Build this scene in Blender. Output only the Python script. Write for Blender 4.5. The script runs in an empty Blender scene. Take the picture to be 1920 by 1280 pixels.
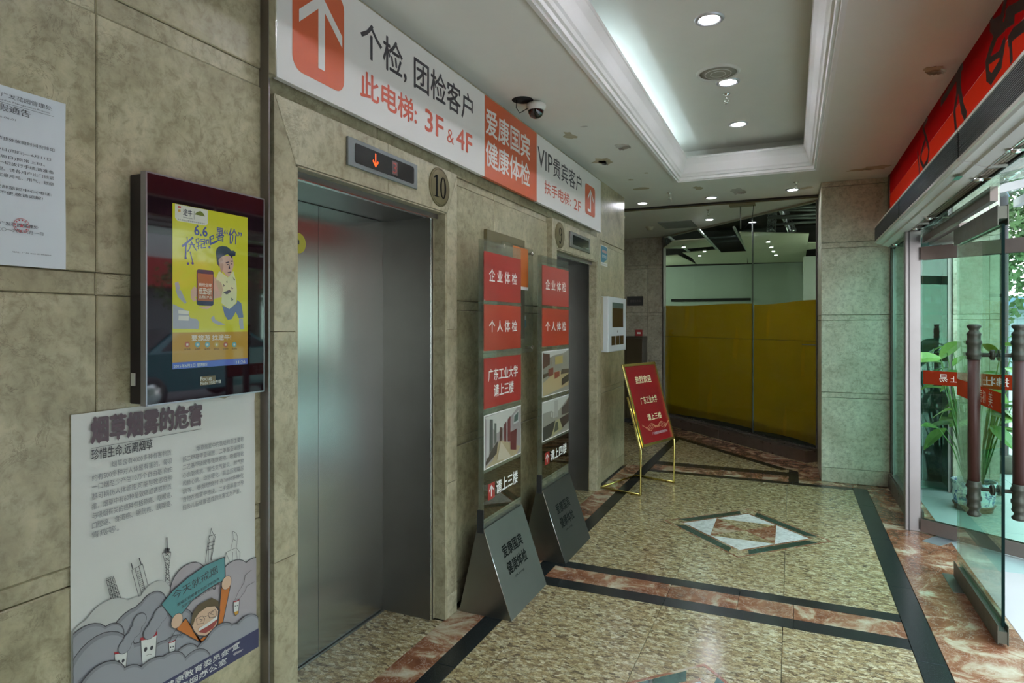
import bpy, bmesh, math, random
from mathutils import Vector, Matrix
random.seed(7)
SC = bpy.context.scene
COL = SC.collection
PI = math.pi

# ------------------------------------------------------------------ camera
TH = math.radians(23.95)
FPX = 1182.0
EYE = 1.525
cd = bpy.data.cameras.new('camera')
cam = bpy.data.objects.new('camera', cd)
COL.objects.link(cam)
cam.location = (0, 0, EYE)
cam.rotation_euler = (PI / 2, 0, TH)
cd.sensor_width = 36
cd.lens = 36 * FPX / 1920
cd.shift_y = -32 / 1920
cd.clip_start = 0.05
SC.camera = cam

# ------------------------------------------------------------------ world, light, exposure
SC.view_settings.view_transform = 'Standard'
SC.view_settings.look = 'None'
SC.view_settings.gamma = 1
SC.view_settings.use_curve_mapping = False
SC.view_settings.exposure = 1.12
SC.cycles.use_denoising = True
SC.cycles.max_bounces = 10
SC.cycles.diffuse_bounces = 5
SC.cycles.glossy_bounces = 5
SC.cycles.transmission_bounces = 6
SC.cycles.transparent_max_bounces = 16
SC.cycles.sample_clamp_indirect = 6
SC.cycles.caustics_reflective = False
SC.cycles.caustics_refractive = False

world = bpy.data.worlds.new('sky')
SC.world = world
world.use_nodes = True
wn = world.node_tree.nodes
wl = world.node_tree.links
wn.clear()
wo = wn.new('ShaderNodeOutputWorld')
wb = wn.new('ShaderNodeBackground')
wt = wn.new('ShaderNodeTexCoord')
wx = wn.new('ShaderNodeSeparateXYZ')
wr = wn.new('ShaderNodeValToRGB')
wr.color_ramp.elements[0].position = 0.0
wr.color_ramp.elements[0].color = (0.80, 0.86, 0.88, 1)
wr.color_ramp.elements[1].position = 0.8
wr.color_ramp.elements[1].color = (0.62, 0.76, 0.90, 1)
wl.new(wt.outputs['Generated'], wx.inputs[0])
wl.new(wx.outputs['Z'], wr.inputs[0])
wl.new(wr.outputs[0], wb.inputs[0])
wb.inputs[1].default_value = 4.0
wl.new(wb.outputs[0], wo.inputs[0])

LAMP_E = 75.0      # emission of the ceiling downlights
COVE_E = 3.2       # hidden cove strip

# ------------------------------------------------------------------ measuring (a direction -> a point on a known plane)
CT, ST = math.cos(TH), math.sin(TH)
def _ray(u, v):
    s = (u - 960) / FPX
    return (-ST + CT * s, CT + ST * s, -(v - 608) / FPX)
def onx(u, v, x):
    d = _ray(u, v); t = x / d[0]
    return (d[1] * t, EYE + d[2] * t)
def onz(u, v, z=0.0):
    d = _ray(u, v); t = (z - EYE) / d[2]
    return (d[0] * t, d[1] * t)
def ony(u, v, y):
    d = _ray(u, v); t = y / d[1]
    return (d[0] * t, EYE + d[2] * t)

# ------------------------------------------------------------------ materials
MATS = {}
def newmat(name):
    m = bpy.data.materials.new(name)
    m.use_nodes = True
    nt = m.node_tree
    return m, nt.nodes, nt.links, nt.nodes['Principled BSDF']
def flat(name, col, rough=0.6, metal=0.0, spec=0.5, emit=0.0, grain=0.0, gscale=60, coat=0.0):
    if name in MATS: return MATS[name]
    m, n, l, b = newmat(name)
    b.inputs['Base Color'].default_value = (*col, 1)
    b.inputs['Roughness'].default_value = rough
    b.inputs['Metallic'].default_value = metal
    b.inputs['Specular IOR Level'].default_value = spec
    if coat: b.inputs['Coat Weight'].default_value = coat; b.inputs['Coat Roughness'].default_value = 0.03
    if emit:
        b.inputs['Emission Color'].default_value = (*col, 1)
        b.inputs['Emission Strength'].default_value = emit
    if grain:
        tc = n.new('ShaderNodeTexCoord'); no = n.new('ShaderNodeTexNoise')
        no.inputs['Scale'].default_value = gscale; no.inputs['Detail'].default_value = 4
        l.new(tc.outputs['Object'], no.inputs['Vector'])
        mx = n.new('ShaderNodeMixRGB'); mx.blend_type = 'MIX'
        mx.inputs[1].default_value = (*[c * (1 - grain) for c in col], 1)
        mx.inputs[2].default_value = (*[min(1, c * (1 + grain)) for c in col], 1)
        l.new(no.outputs['Fac'], mx.inputs[0]); l.new(mx.outputs[0], b.inputs['Base Color'])
        mr = n.new('ShaderNodeMapRange'); mr.inputs[3].default_value = max(0.02, rough - 0.08); mr.inputs[4].default_value = min(1, rough + 0.08)
        l.new(no.outputs['Fac'], mr.inputs[0]); l.new(mr.outputs[0], b.inputs['Roughness'])
    MATS[name] = m
    return m

def coords(n, l, rnd=True):
    tc = n.new('ShaderNodeTexCoord')
    if not rnd: return tc.outputs['Object']
    oi = n.new('ShaderNodeObjectInfo')
    mu = n.new('ShaderNodeMath'); mu.operation = 'MULTIPLY'; mu.inputs[1].default_value = 37.0
    l.new(oi.outputs['Random'], mu.inputs[0])
    ad = n.new('ShaderNodeVectorMath'); ad.operation = 'ADD'
    l.new(tc.outputs['Object'], ad.inputs[0]); l.new(mu.outputs[0], ad.inputs[1])
    return ad.outputs[0]
def ramp(n, stops, interp='LINEAR'):
    r = n.new('ShaderNodeValToRGB'); cr = r.color_ramp; cr.interpolation = interp
    while len(cr.elements) < len(stops): cr.elements.new(0.5)
    for e, (p, c) in zip(cr.elements, stops):
        e.position = p; e.color = (*c, 1)
    return r
def noise(n, l, vec, scale, detail=6, rough=0.55, dist=0.0):
    t = n.new('ShaderNodeTexNoise'); t.inputs['Scale'].default_value = scale; t.inputs['Detail'].default_value = detail
    t.inputs['Roughness'].default_value = rough; t.inputs['Distortion'].default_value = dist
    l.new(vec, t.inputs['Vector']); return t
def mix(n, l, a, b, fac, mode='MIX'):
    m = n.new('ShaderNodeMixRGB'); m.blend_type = mode
    for i, s in ((1, a), (2, b), (0, fac)):
        if isinstance(s, (int, float)): m.inputs[i].default_value = s
        elif isinstance(s, tuple): m.inputs[i].default_value = (*s, 1)
        else: l.new(s, m.inputs[i])
    return m.outputs[0]
def bump(n, l, b, h, strength=0.2, dist=0.002):
    bp = n.new('ShaderNodeBump'); bp.inputs['Strength'].default_value = strength; bp.inputs['Distance'].default_value = dist
    l.new(h, bp.inputs['Height']); l.new(bp.outputs[0], b.inputs['Normal'])

def marble(name, base, dark, light, vein, rough=0.3, sc=1.0):
    m, n, l, b = newmat(name)
    v = coords(n, l)
    n1 = noise(n, l, v, 3.2 * sc, 8, 0.62, 0.8)
    r1 = ramp(n, [(0.32, dark), (0.5, base), (0.68, light)])
    l.new(n1.outputs['Fac'], r1.inputs[0])
    n2 = noise(n, l, v, 26 * sc, 6, 0.7, 0.4)
    r2 = ramp(n, [(0.36, (0.62, 0.60, 0.54)), (0.5, (0.95, 0.95, 0.94)), (0.64, (1.12, 1.11, 1.08))])
    l.new(n2.outputs['Fac'], r2.inputs[0])
    c = mix(n, l, r1.outputs[0], r2.outputs[0], 0.8, 'MULTIPLY')
    # broken vein marks: narrow band of a distorted noise, kept in patches
    n3 = noise(n, l, v, 7 * sc, 7, 0.68, 1.6)
    r3 = ramp(n, [(0.488, (0, 0, 0)), (0.5, (1, 1, 1)), (0.512, (0, 0, 0))])
    l.new(n3.outputs['Fac'], r3.inputs[0])
    n4 = noise(n, l, v, 4.5 * sc, 3, 0.5)
    r4 = ramp(n, [(0.45, (0, 0, 0)), (0.58, (1, 1, 1))])
    l.new(n4.outputs['Fac'], r4.inputs[0])
    f = mix(n, l, r3.outputs[0], r4.outputs[0], 1.0, 'MULTIPLY')
    f2 = n.new('ShaderNodeMath'); f2.operation = 'MULTIPLY'; f2.inputs[1].default_value = 0.7
    l.new(f, f2.inputs[0])
    c = mix(n, l, c, vein, f2.outputs[0])
    l.new(c, b.inputs['Base Color'])
    mr = n.new('ShaderNodeMapRange'); mr.inputs[3].default_value = rough - 0.07; mr.inputs[4].default_value = rough + 0.12
    l.new(n2.outputs['Fac'], mr.inputs[0]); l.new(mr.outputs[0], b.inputs['Roughness'])
    bump(n, l, b, n2.outputs['Fac'], 0.08, 0.001)
    return m
def granite(name):
    m, n, l, b = newmat(name)
    v = coords(n, l)
    mp = n.new('ShaderNodeMapping'); mp.inputs['Rotation'].default_value = (0, 0, 0.45); mp.inputs['Scale'].default_value = (0.75, 1.4, 1)
    l.new(v, mp.inputs['Vector'])
    nd = noise(n, l, mp.outputs[0], 30, 5, 0.7)
    md = n.new('ShaderNodeVectorMath'); md.operation = 'MULTIPLY_ADD'
    l.new(nd.outputs['Color'], md.inputs[0]); md.inputs[1].default_value = (0.045, 0.045, 0.045); l.new(mp.outputs[0], md.inputs[2])
    vo = n.new('ShaderNodeTexVoronoi'); vo.inputs['Scale'].default_value = 58; l.new(md.outputs[0], vo.inputs['Vector'])
    sx = n.new('ShaderNodeSeparateColor'); l.new(vo.outputs['Color'], sx.inputs[0])
    r = ramp(n, [(0.0, (0.13, 0.095, 0.055)), (0.12, (0.26, 0.185, 0.10)), (0.4, (0.38, 0.28, 0.14)), (0.65, (0.50, 0.40, 0.22)), (0.85, (0.66, 0.57, 0.38)), (1, (0.35, 0.29, 0.17))])
    l.new(sx.outputs[0], r.inputs[0])
    ve = n.new('ShaderNodeTexVoronoi'); ve.feature = 'DISTANCE_TO_EDGE'; ve.inputs['Scale'].default_value = 58; l.new(md.outputs[0], ve.inputs['Vector'])
    re = ramp(n, [(0.0, (0.32, 0.27, 0.19)), (0.07, (1, 1, 1))]); l.new(ve.outputs['Distance'], re.inputs[0])
    c = mix(n, l, r.outputs[0], re.outputs[0], 0.5, 'MULTIPLY')
    nf_ = noise(n, l, mp.outputs[0], 150, 4, 0.7); rf_ = ramp(n, [(0.38, (0.42, 0.38, 0.32)), (0.52, (1, 1, 1)), (0.66, (1.25, 1.22, 1.15))]); l.new(nf_.outputs['Fac'], rf_.inputs[0])
    c = mix(n, l, c, rf_.outputs[0], 0.75, 'MULTIPLY')
    nb = noise(n, l, v, 90, 3, 0.7); rb = ramp(n, [(0.33, (0.35, 0.31, 0.26)), (0.45, (1, 1, 1))]); l.new(nb.outputs['Fac'], rb.inputs[0])
    c = mix(n, l, c, rb.outputs[0], 0.8, 'MULTIPLY')
    l.new(c, b.inputs['Base Color'])
    b.inputs['Roughness'].default_value = 0.17
    nr = noise(n, l, v, 3, 4, 0.6); mr = n.new('ShaderNodeMapRange'); mr.inputs[3].default_value = 0.10; mr.inputs[4].default_value = 0.30
    l.new(nr.outputs['Fac'], mr.inputs[0]); l.new(mr.outputs[0], b.inputs['Roughness'])
    return m
def redmarble(name, k=1.0):
    m, n, l, b = newmat(name)
    v = coords(n, l)
    n1 = noise(n, l, v, 4.0, 7, 0.6, 1.4)
    r1 = ramp(n, [(0.3, (0.12 * k, 0.040 * k, 0.018 * k)), (0.47, (0.22 * k, 0.080 * k, 0.036 * k)), (0.53, (0.28 * k, 0.125 * k, 0.065 * k)), (0.59, (0.42 * k, 0.31 * k, 0.20 * k)), (0.67, (0.54 * k, 0.47 * k, 0.34 * k)), (0.75, (0.34 * k, 0.18 * k, 0.11 * k))])
    l.new(n1.outputs['Fac'], r1.inputs[0])
    n2 = noise(n, l, v, 9, 6, 0.65, 2.2)
    r2 = ramp(n, [(0.48, (0, 0, 0)), (0.5, (1, 1, 1)), (0.52, (0, 0, 0))]); l.new(n2.outputs['Fac'], r2.inputs[0])
    f = n.new('ShaderNodeMath'); f.operation = 'MULTIPLY'; f.inputs[1].default_value = 0.5; l.new(r2.outputs[0], f.inputs[0])
    c = mix(n, l, r1.outputs[0], (0.6 * k, 0.48 * k, 0.38 * k), f.outputs[0])
    l.new(c, b.inputs['Base Color'])
    b.inputs['Roughness'].default_value = 0.22
    return m
def glassmat(name, tint, base=0.04, rough=0.0, gain=1.0, dirt=0.0):
    m, n, l, b = newmat(name)
    n.remove(b)
    out = n['Material Output']
    tr = n.new('ShaderNodeBsdfTransparent'); tr.inputs[0].default_value = (*tint, 1)
    gl = n.new('ShaderNodeBsdfGlossy'); gl.inputs['Roughness'].default_value = rough; gl.inputs[0].default_value = (0.95, 1, 0.98, 1)
    lw = n.new('ShaderNodeLayerWeight'); lw.inputs[0].default_value = 0.5
    pw = n.new('ShaderNodeMath'); pw.operation = 'POWER'; pw.inputs[1].default_value = 5
    l.new(lw.outputs['Facing'], pw.inputs[0])
    ma = n.new('ShaderNodeMath'); ma.operation = 'MULTIPLY_ADD'; ma.inputs[1].default_value = (1 - base) * gain; ma.inputs[2].default_value = base
    l.new(pw.outputs[0], ma.inputs[0])
    mx = n.new('ShaderNodeMixShader'); l.new(ma.outputs[0], mx.inputs[0]); l.new(tr.outputs[0], mx.inputs[1]); l.new(gl.outputs[0], mx.inputs[2])
    if dirt:
        df = n.new('ShaderNodeBsdfDiffuse'); df.inputs[0].default_value = (0.6, 0.66, 0.6, 1)
        m2 = n.new('ShaderNodeMixShader'); m2.inputs[0].default_value = dirt
        l.new(mx.outputs[0], m2.inputs[1]); l.new(df.outputs[0], m2.inputs[2]); l.new(m2.outputs[0], out.inputs[0])
    else:
        l.new(mx.outputs[0], out.inputs[0])
    return m
def film(name, col, trans=0.6, rough=0.15, gl_=0.05):
    m, n, l, b = newmat(name)
    n.remove(b); out = n['Material Output']
    t = n.new('ShaderNodeBsdfTranslucent'); t.inputs[0].default_value = (*col, 1)
    d = n.new('ShaderNodeBsdfDiffuse'); d.inputs[0].default_value = (*col, 1)
    g = n.new('ShaderNodeBsdfGlossy'); g.inputs['Roughness'].default_value = rough
    m1 = n.new('ShaderNodeMixShader'); m1.inputs[0].default_value = trans; l.new(d.outputs[0], m1.inputs[1]); l.new(t.outputs[0], m1.inputs[2])
    m2 = n.new('ShaderNodeMixShader'); m2.inputs[0].default_value = gl_; l.new(m1.outputs[0], m2.inputs[1]); l.new(g.outputs[0], m2.inputs[2])
    l.new(m2.outputs[0], out.inputs[0])
    return m
def steelmat(name, col=(0.52, 0.52, 0.50), rough=0.3, axis=2):
    m, n, l, b = newmat(name)
    b.inputs['Metallic'].default_value = 1
    tc = n.new('ShaderNodeTexCoord'); mp = n.new('ShaderNodeMapping')
    s = [220, 220, 220]; s[axis] = 2.0
    mp.inputs['Scale'].default_value = s
    l.new(tc.outputs['Object'], mp.inputs['Vector'])
    no = noise(n, l, mp.outputs[0], 1.0, 3, 0.6)
    c = mix(n, l, tuple(x * 0.97 for x in col), tuple(min(1, x * 1.03) for x in col), no.outputs['Fac'])
    nb = noise(n, l, tc.outputs['Object'], 1.6, 4, 0.6)
    rb = ramp(n, [(0.3, (0.72, 0.71, 0.68)), (0.7, (1, 1, 1))]); l.new(nb.outputs['Fac'], rb.inputs[0])
    c = mix(n, l, c, rb.outputs[0], 0.6, 'MULTIPLY')
    l.new(c, b.inputs['Base Color'])
    mr = n.new('ShaderNodeMapRange'); mr.inputs[3].default_value = rough - 0.02; mr.inputs[4].default_value = rough + 0.02
    l.new(no.outputs['Fac'], mr.inputs[0]); l.new(mr.outputs[0], b.inputs['Roughness'])
    return m

M_WALL = marble('beige_marble', (0.40, 0.355, 0.225), (0.29, 0.25, 0.15), (0.52, 0.465, 0.315), (0.13, 0.10, 0.055), 0.34)
M_FRAME = marble('frame_marble', (0.42, 0.375, 0.25), (0.32, 0.28, 0.18), (0.51, 0.465, 0.33), (0.20, 0.16, 0.10), 0.34, 0.8)
M_PILLAR = marble('grey_marble', (0.55, 0.525, 0.41), (0.43, 0.40, 0.30), (0.64, 0.615, 0.50), (0.22, 0.18, 0.12), 0.33, 1.1)
M_FAR = marble('far_marble', (0.42, 0.37, 0.29), (0.33, 0.285, 0.22), (0.52, 0.47, 0.38), (0.2, 0.17, 0.12), 0.35, 1.0)
M_PINK = marble('pinkish_marble', (0.50, 0.36, 0.31), (0.40, 0.27, 0.23), (0.6, 0.48, 0.42), (0.62, 0.56, 0.5), 0.3, 0.7)
M_GRAN = granite('tan_granite')
M_RED = redmarble('red_marble')
M_BLACK = flat('black_granite', (0.012, 0.014, 0.015), 0.25, spec=0.35, grain=0.35, gscale=300)
M_GREEN = marble('green_marble', (0.03, 0.07, 0.055), (0.015, 0.04, 0.03), (0.05, 0.11, 0.085), (0.12, 0.18, 0.15), 0.2)
M_WHITEM = marble('white_marble', (0.72, 0.73, 0.70), (0.58, 0.6, 0.58), (0.8, 0.8, 0.78), (0.45, 0.47, 0.46), 0.2)
M_GROUT = flat('grout', (0.09, 0.08, 0.06), 0.9, grain=0.2)
M_CEIL = flat('ceiling_paint', (0.80, 0.785, 0.72), 0.55, grain=0.035, gscale=6)
M_MOULD = flat('moulding_paint', (0.82, 0.80, 0.77), 0.5, grain=0.03, gscale=9)
M_PEEL = flat('bare_plaster', (0.50, 0.43, 0.29), 0.9, grain=0.15, gscale=30)
M_FLAKE = flat('paint_flake', (0.56, 0.54, 0.49), 0.7)
M_DARK = flat('dark_void', (0.02, 0.02, 0.02), 0.9)
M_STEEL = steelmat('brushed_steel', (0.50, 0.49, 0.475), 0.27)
_n = M_STEEL.node_tree.nodes; _b = _n['Principled BSDF']; _b.inputs['Anisotropic'].default_value = 0.85
for _k in list(M_STEEL.node_tree.links):
    if _k.to_node == _b: M_STEEL.node_tree.links.remove(_k)
_b.inputs['Base Color'].default_value = (0.47, 0.465, 0.45, 1); _b.inputs['Roughness'].default_value = 0.26
_c = _n.new('ShaderNodeCombineXYZ'); _c.inputs[1].default_value = 1.0
M_STEEL.node_tree.links.new(_c.outputs[0], _b.inputs['Tangent'])
M_STEELD = steelmat('dull_steel', (0.30, 0.30, 0.28), 0.34)
M_RAILN = flat('rail_olive', (0.085, 0.08, 0.058), 0.42, 0.4, grain=0.12, gscale=20)
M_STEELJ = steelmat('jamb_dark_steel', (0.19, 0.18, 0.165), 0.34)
M_STEELP = flat('door_rail_bronze', (0.20, 0.155, 0.135), 0.42, 0.5, grain=0.12, gscale=20)
M_STEELV = steelmat('jamb_steel', (0.30, 0.27, 0.265), 0.42)
M_CHROME = flat('bright_edge', (0.85, 0.85, 0.83), 0.15, 1.0)
M_BASE = steelmat('stand_steel', (0.235, 0.225, 0.215), 0.5, 1)
M_BASE2 = steelmat('stand_steel_dark', (0.12, 0.112, 0.105), 0.55, 1)  # darker steel tone for the farther stand's front plate
M_GOLD = flat('polished_brass', (0.80, 0.64, 0.20), 0.2, 1.0, grain=0.1)
M_BRASSD = flat('dull_brass', (0.16, 0.13, 0.06), 0.5, 0.3, grain=0.12)
M_ENGR = flat('engraving_black', (0.006, 0.006, 0.006), 0.8, spec=0.1)
M_GLASS = glassmat('clear_glass', (0.93, 0.97, 0.95), 0.045)
M_GLEAF = glassmat('green_door_glass', (0.80, 0.93, 0.86), 0.028)
M_GPART = glassmat('partition_glass', (0.90, 0.95, 0.91), 0.035)
M_GTEAL = glassmat('teal_glass', (0.66, 0.86, 0.79), 0.035)
M_GEDGE = flat('green_glass_edge', (0.003, 0.012, 0.010), 0.7, spec=0.05)
M_ACRYL = glassmat('acrylic', (0.92, 0.93, 0.90), 0.06, gain=0.8, dirt=0.05)
M_TINTCARD = glassmat('brown_acetate', (0.55, 0.44, 0.38), 0.07)
M_WHITE = flat('white_print', (0.80, 0.79, 0.76), 0.45)
M_BANNER = flat('banner_white', (0.74, 0.72, 0.68), 0.42, grain=0.03, gscale=5)
M_ORANGE = flat('banner_orange', (0.60, 0.115, 0.04), 0.42)
M_TXTD = flat('charcoal_print', (0.055, 0.05, 0.06), 0.45)
M_TXTO = flat('orange_print', (0.56, 0.09, 0.045), 0.45)
M_CARD = flat('red_card', (0.36, 0.020, 0.016), 0.38, coat=0.3)
M_CARD2 = flat('red_card_bright', (0.40, 0.034, 0.014), 0.38, coat=0.3)
M_PAPER = flat('notice_paper', (0.66, 0.70, 0.74), 0.7)
M_INK = flat('black_ink', (0.06, 0.06, 0.07), 0.6)
M_PLASTICW = flat('white_plastic', (0.72, 0.71, 0.66), 0.4)
M_BLACKP = flat('black_plastic', (0.015, 0.015, 0.016), 0.25)
M_LAMP = flat('lamp_glow', (0.95, 0.96, 1.0), 0.5, emit=LAMP_E)
M_LAMPRIM = flat('lamp_rim', (0.62, 0.62, 0.66), 0.3, 0.6)

# ------------------------------------------------------------------ mesh helpers
class MB:
    def __init__(s): s.v = []; s.f = []; s.sm = []
    def quad(s, a, b, c, d):
        i = len(s.v); s.v += [a, b, c, d]; s.f.append((i, i + 1, i + 2, i + 3)); s.sm.append(False); return s
    def poly(s, pts):
        i = len(s.v); s.v += list(pts); s.f.append(tuple(range(i, i + len(pts)))); s.sm.append(False); return s
    def box(s, x0, x1, y0, y1, z0, z1):
        i = len(s.v)
        s.v += [(x0, y0, z0), (x1, y0, z0), (x1, y1, z0), (x0, y1, z0), (x0, y0, z1), (x1, y0, z1), (x1, y1, z1), (x0, y1, z1)]
        for q in ((0, 3, 2, 1), (4, 5, 6, 7), (0, 1, 5, 4), (1, 2, 6, 5), (2, 3, 7, 6), (3, 0, 4, 7)):
            s.f.append(tuple(i + k for k in q)); s.sm.append(False)
        return s
    def prism(s, pts, vec):
        n = len(pts); i = len(s.v); vec = Vector(vec)
        s.v += [tuple(p) for p in pts] + [tuple(Vector(p) + vec) for p in pts]
        s.f.append(tuple(i + k for k in reversed(range(n)))); s.f.append(tuple(i + n + k for k in range(n))); s.sm += [False, False]
        for k in range(n):
            s.f.append((i + k, i + (k + 1) % n, i + n + (k + 1) % n, i + n + k)); s.sm.append(False)
        return s
    def lathe(s, prof, c=(0, 0, 0), seg=24, axis='z', flip=False, caps=True):
        i = len(s.v); n = len(prof)
        for k in range(seg):
            a = 2 * PI * k / seg; ca, sa = math.cos(a), math.sin(a)
            for r, h in prof:
                if axis == 'z': p = (c[0] + r * ca, c[1] + r * sa, c[2] + h)
                elif axis == 'x': p = (c[0] + h, c[1] + r * ca, c[2] + r * sa)
                else: p = (c[0] + r * ca, c[1] + h, c[2] + r * sa)
                s.v.append(p)
        for k in range(seg):
            k2 = (k + 1) % seg
            for j in range(n - 1):
                q = (i + k * n + j, i + k2 * n + j, i + k2 * n + j + 1, i + k * n + j + 1)
                s.f.append(q); s.sm.append(True)
        if caps:
            for j in (0, n - 1):
                if prof[j][0] > 1e-6:
                    s.f.append(tuple(i + k * n + j for k in range(seg))); s.sm.append(False)
        return s
    def tube(s, pts, r, seg=8, smooth=True):
        pts = [Vector(p) for p in pts]; i0 = len(s.v); up = Vector((0, 0, 1)); n = len(pts)
        rr = r if isinstance(r, (list, tuple)) else [r] * n
        prev = None
        for k, p in enumerate(pts):
            d = ((pts[min(k + 1, n - 1)] - pts[max(k - 1, 0)])).normalized()
            a = d.cross(up)
            if a.length < 1e-3: a = d.cross(Vector((0, 1, 0)))
            a.normalize(); b = d.cross(a)
            if prev is not None and a.dot(prev) < 0: a = -a; b = -b
            prev = a
            for q in range(seg):
                t = 2 * PI * (q + 0.5) / seg
                s.v.append(tuple(p + (a * math.cos(t) + b * math.sin(t)) * rr[k]))
        for k in range(n - 1):
            for q in range(seg):
                q2 = (q + 1) % seg
                s.f.append((i0 + k * seg + q, i0 + k * seg + q2, i0 + (k + 1) * seg + q2, i0 + (k + 1) * seg + q)); s.sm.append(smooth)
        s.f.append(tuple(i0 + q for q in range(seg))); s.f.append(tuple(i0 + (n - 1) * seg + q for q in range(seg))); s.sm += [False, False]
        return s
    def mesh(s, name, mat):
        me = bpy.data.meshes.new(name)
        me.from_pydata([tuple(v) for v in s.v], [], s.f)
        me.materials.append(mat)
        me.polygons.foreach_set('use_smooth', s.sm)
        bm = bmesh.new(); bm.from_mesh(me)
        bmesh.ops.recalc_face_normals(bm, faces=bm.faces); bm.to_mesh(me); bm.free()
        me.update()
        return me
    def build(s, name, mat, parent=None, loc=(0, 0, 0), bevel=0.0, rot=None):
        o = bpy.data.objects.new(name, s.mesh(name, mat)); COL.objects.link(o); o.location = loc
        if rot: o.rotation_euler = rot
        if parent: o.parent = parent
        if bevel:
            md = o.modifiers.new('edge', 'BEVEL'); md.width = bevel; md.segments = 2; md.limit_method = 'ANGLE'
        return o

def tag(o, label=None, cat=None, group=None, kind=None):
    if label: o['label'] = label
    if cat: o['category'] = cat
    if group: o['group'] = group
    if kind: o['kind'] = kind
    return o
def thing(name, label, cat, loc=(0, 0, 0), group=None, kind=None, rz=0):
    o = bpy.data.objects.new(name, None); COL.objects.link(o); o.location = loc; o.rotation_euler = (0, 0, rz)
    o.empty_display_size = 0.05
    return tag(o, label, cat, group, kind)
def struct(name, label=None, loc=(0, 0, 0)):
    o = bpy.data.objects.new(name, None); COL.objects.link(o); o.location = loc; o.empty_display_size = 0.05
    return tag(o, label, None, None, 'structure')
def box(name, mat, parent, x0, x1, y0, y1, z0, z1, bevel=0.0):
    # object origin at the box centre, in the parent's frame
    cx, cy, cz = (x0 + x1) / 2, (y0 + y1) / 2, (z0 + z1) / 2
    return MB().box(x0 - cx, x1 - cx, y0 - cy, y1 - cy, z0 - cz, z1 - cz).build(name, mat, parent, (cx, cy, cz), bevel)
def copy_tree(o, parent=None):
    c = o.copy(); COL.objects.link(c)
    if parent: c.parent = parent
    for ch in list(o.children): copy_tree(ch, c)
    return c
def share(src, loc, parent=None):
    c = src.copy(); COL.objects.link(c); c.location = loc; c.parent = parent or src.parent
    return c

# chamfered stone piece: shared meshes by size
_pc = {}
def panel(parent, mat, axis, face, d, a0, a1, z0, z1, name='stone_panel', g=0.0015, ch=0.004):
    """piece whose visible face lies at `face` on axis 'x' or 'y'; d = signed depth behind it; a = the other ground axis"""
    w, h = round(a1 - a0 - 2 * g, 4), round(z1 - z0 - 2 * g, 4)
    key = (mat.name, axis, round(d, 4), w, h, ch)
    if key not in _pc:
        c = min(ch, w / 4, h / 4); sg = 1 if d > 0 else -1
        W, Hh = w / 2, h / 2
        def P(a, z, k):   # k = depth behind the face
            return (k * sg, a, z) if axis == 'x' else (a, k * sg, z)
        rings = [[P(-W + c, -Hh + c, 0), P(W - c, -Hh + c, 0), P(W - c, Hh - c, 0), P(-W + c, Hh - c, 0)],
                 [P(-W, -Hh, c), P(W, -Hh, c), P(W, Hh, c), P(-W, Hh, c)],
                 [P(-W, -Hh, abs(d)), P(W, -Hh, abs(d)), P(W, Hh, abs(d)), P(-W, Hh, abs(d))]]
        mb = MB(); mb.v = sum(rings, [])
        mb.f = [(0, 1, 2, 3), (8, 9, 10, 11)]
        for r in (0, 4):
            for k in range(4):
                mb.f.append((r + k, r + (k + 1) % 4, r + 4 + (k + 1) % 4, r + 4 + k))
        mb.sm = [False] * len(mb.f)
        _pc[key] = mb.mesh(name, mat)
    o = bpy.data.objects.new(name, _pc[key]); COL.objects.link(o)
    am, zm = (a0 + a1) / 2, (z0 + z1) / 2
    o.location = (face, am, zm) if axis == 'x' else (am, face, zm)
    o.parent = parent
    return o
_tc = {}
def tile(parent, mat, x0, x1, y0, y1, name='floor_slab', g=0.0012, z=0.0, th=0.02):
    w, h = round(x1 - x0 - 2 * g, 4), round(y1 - y0 - 2 * g, 4)
    key = (mat.name, w, h, th)
    if key not in _tc:
        c = 0.0012; W, Hh = w / 2, h / 2; mb = MB()
        for (e, zz) in ((c, 0), (0, -c), (0, -th)):
            mb.v += [(-W + e, -Hh + e, zz), (W - e, -Hh + e, zz), (W - e, Hh - e, zz), (-W + e, Hh - e, zz)]
        mb.f = [(0, 1, 2, 3), (8, 9, 10, 11)] + [(r + k, r + (k + 1) % 4, r + 4 + (k + 1) % 4, r + 4 + k) for r in (0, 4) for k in range(4)]
        mb.sm = [False] * len(mb.f)
        _tc[key] = mb.mesh(name, mat)
    o = bpy.data.objects.new(name, _tc[key]); COL.objects.link(o)
    o.location = ((x0 + x1) / 2, (y0 + y1) / 2, z); o.parent = parent
    return o

# ------------------------------------------------------------------ text
_tm = {}
def text_mesh(s, bold, spacing=1.0, line=1.0, align='LEFT'):
    key = (s, bold, spacing, line, align)
    if key in _tm: return _tm[key]
    cu = bpy.data.curves.new('lettering', 'FONT'); cu.body = s; cu.resolution_u = 2; cu.offset = bold
    cu.space_character = spacing; cu.space_line = line; cu.align_x = align
    ob = bpy.data.objects.new('tmp_text', cu); COL.objects.link(ob)
    dg = bpy.context.evaluated_depsgraph_get(); dg.update()
    me = bpy.data.meshes.new_from_object(ob.evaluated_get(dg))
    bpy.data.objects.remove(ob)
    vs = [tuple(v.co) for v in me.vertices]; fs = [tuple(p.vertices) for p in me.polygons]
    bpy.data.meshes.remove(me)
    _tm[key] = (vs, fs)
    return _tm[key]

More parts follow.
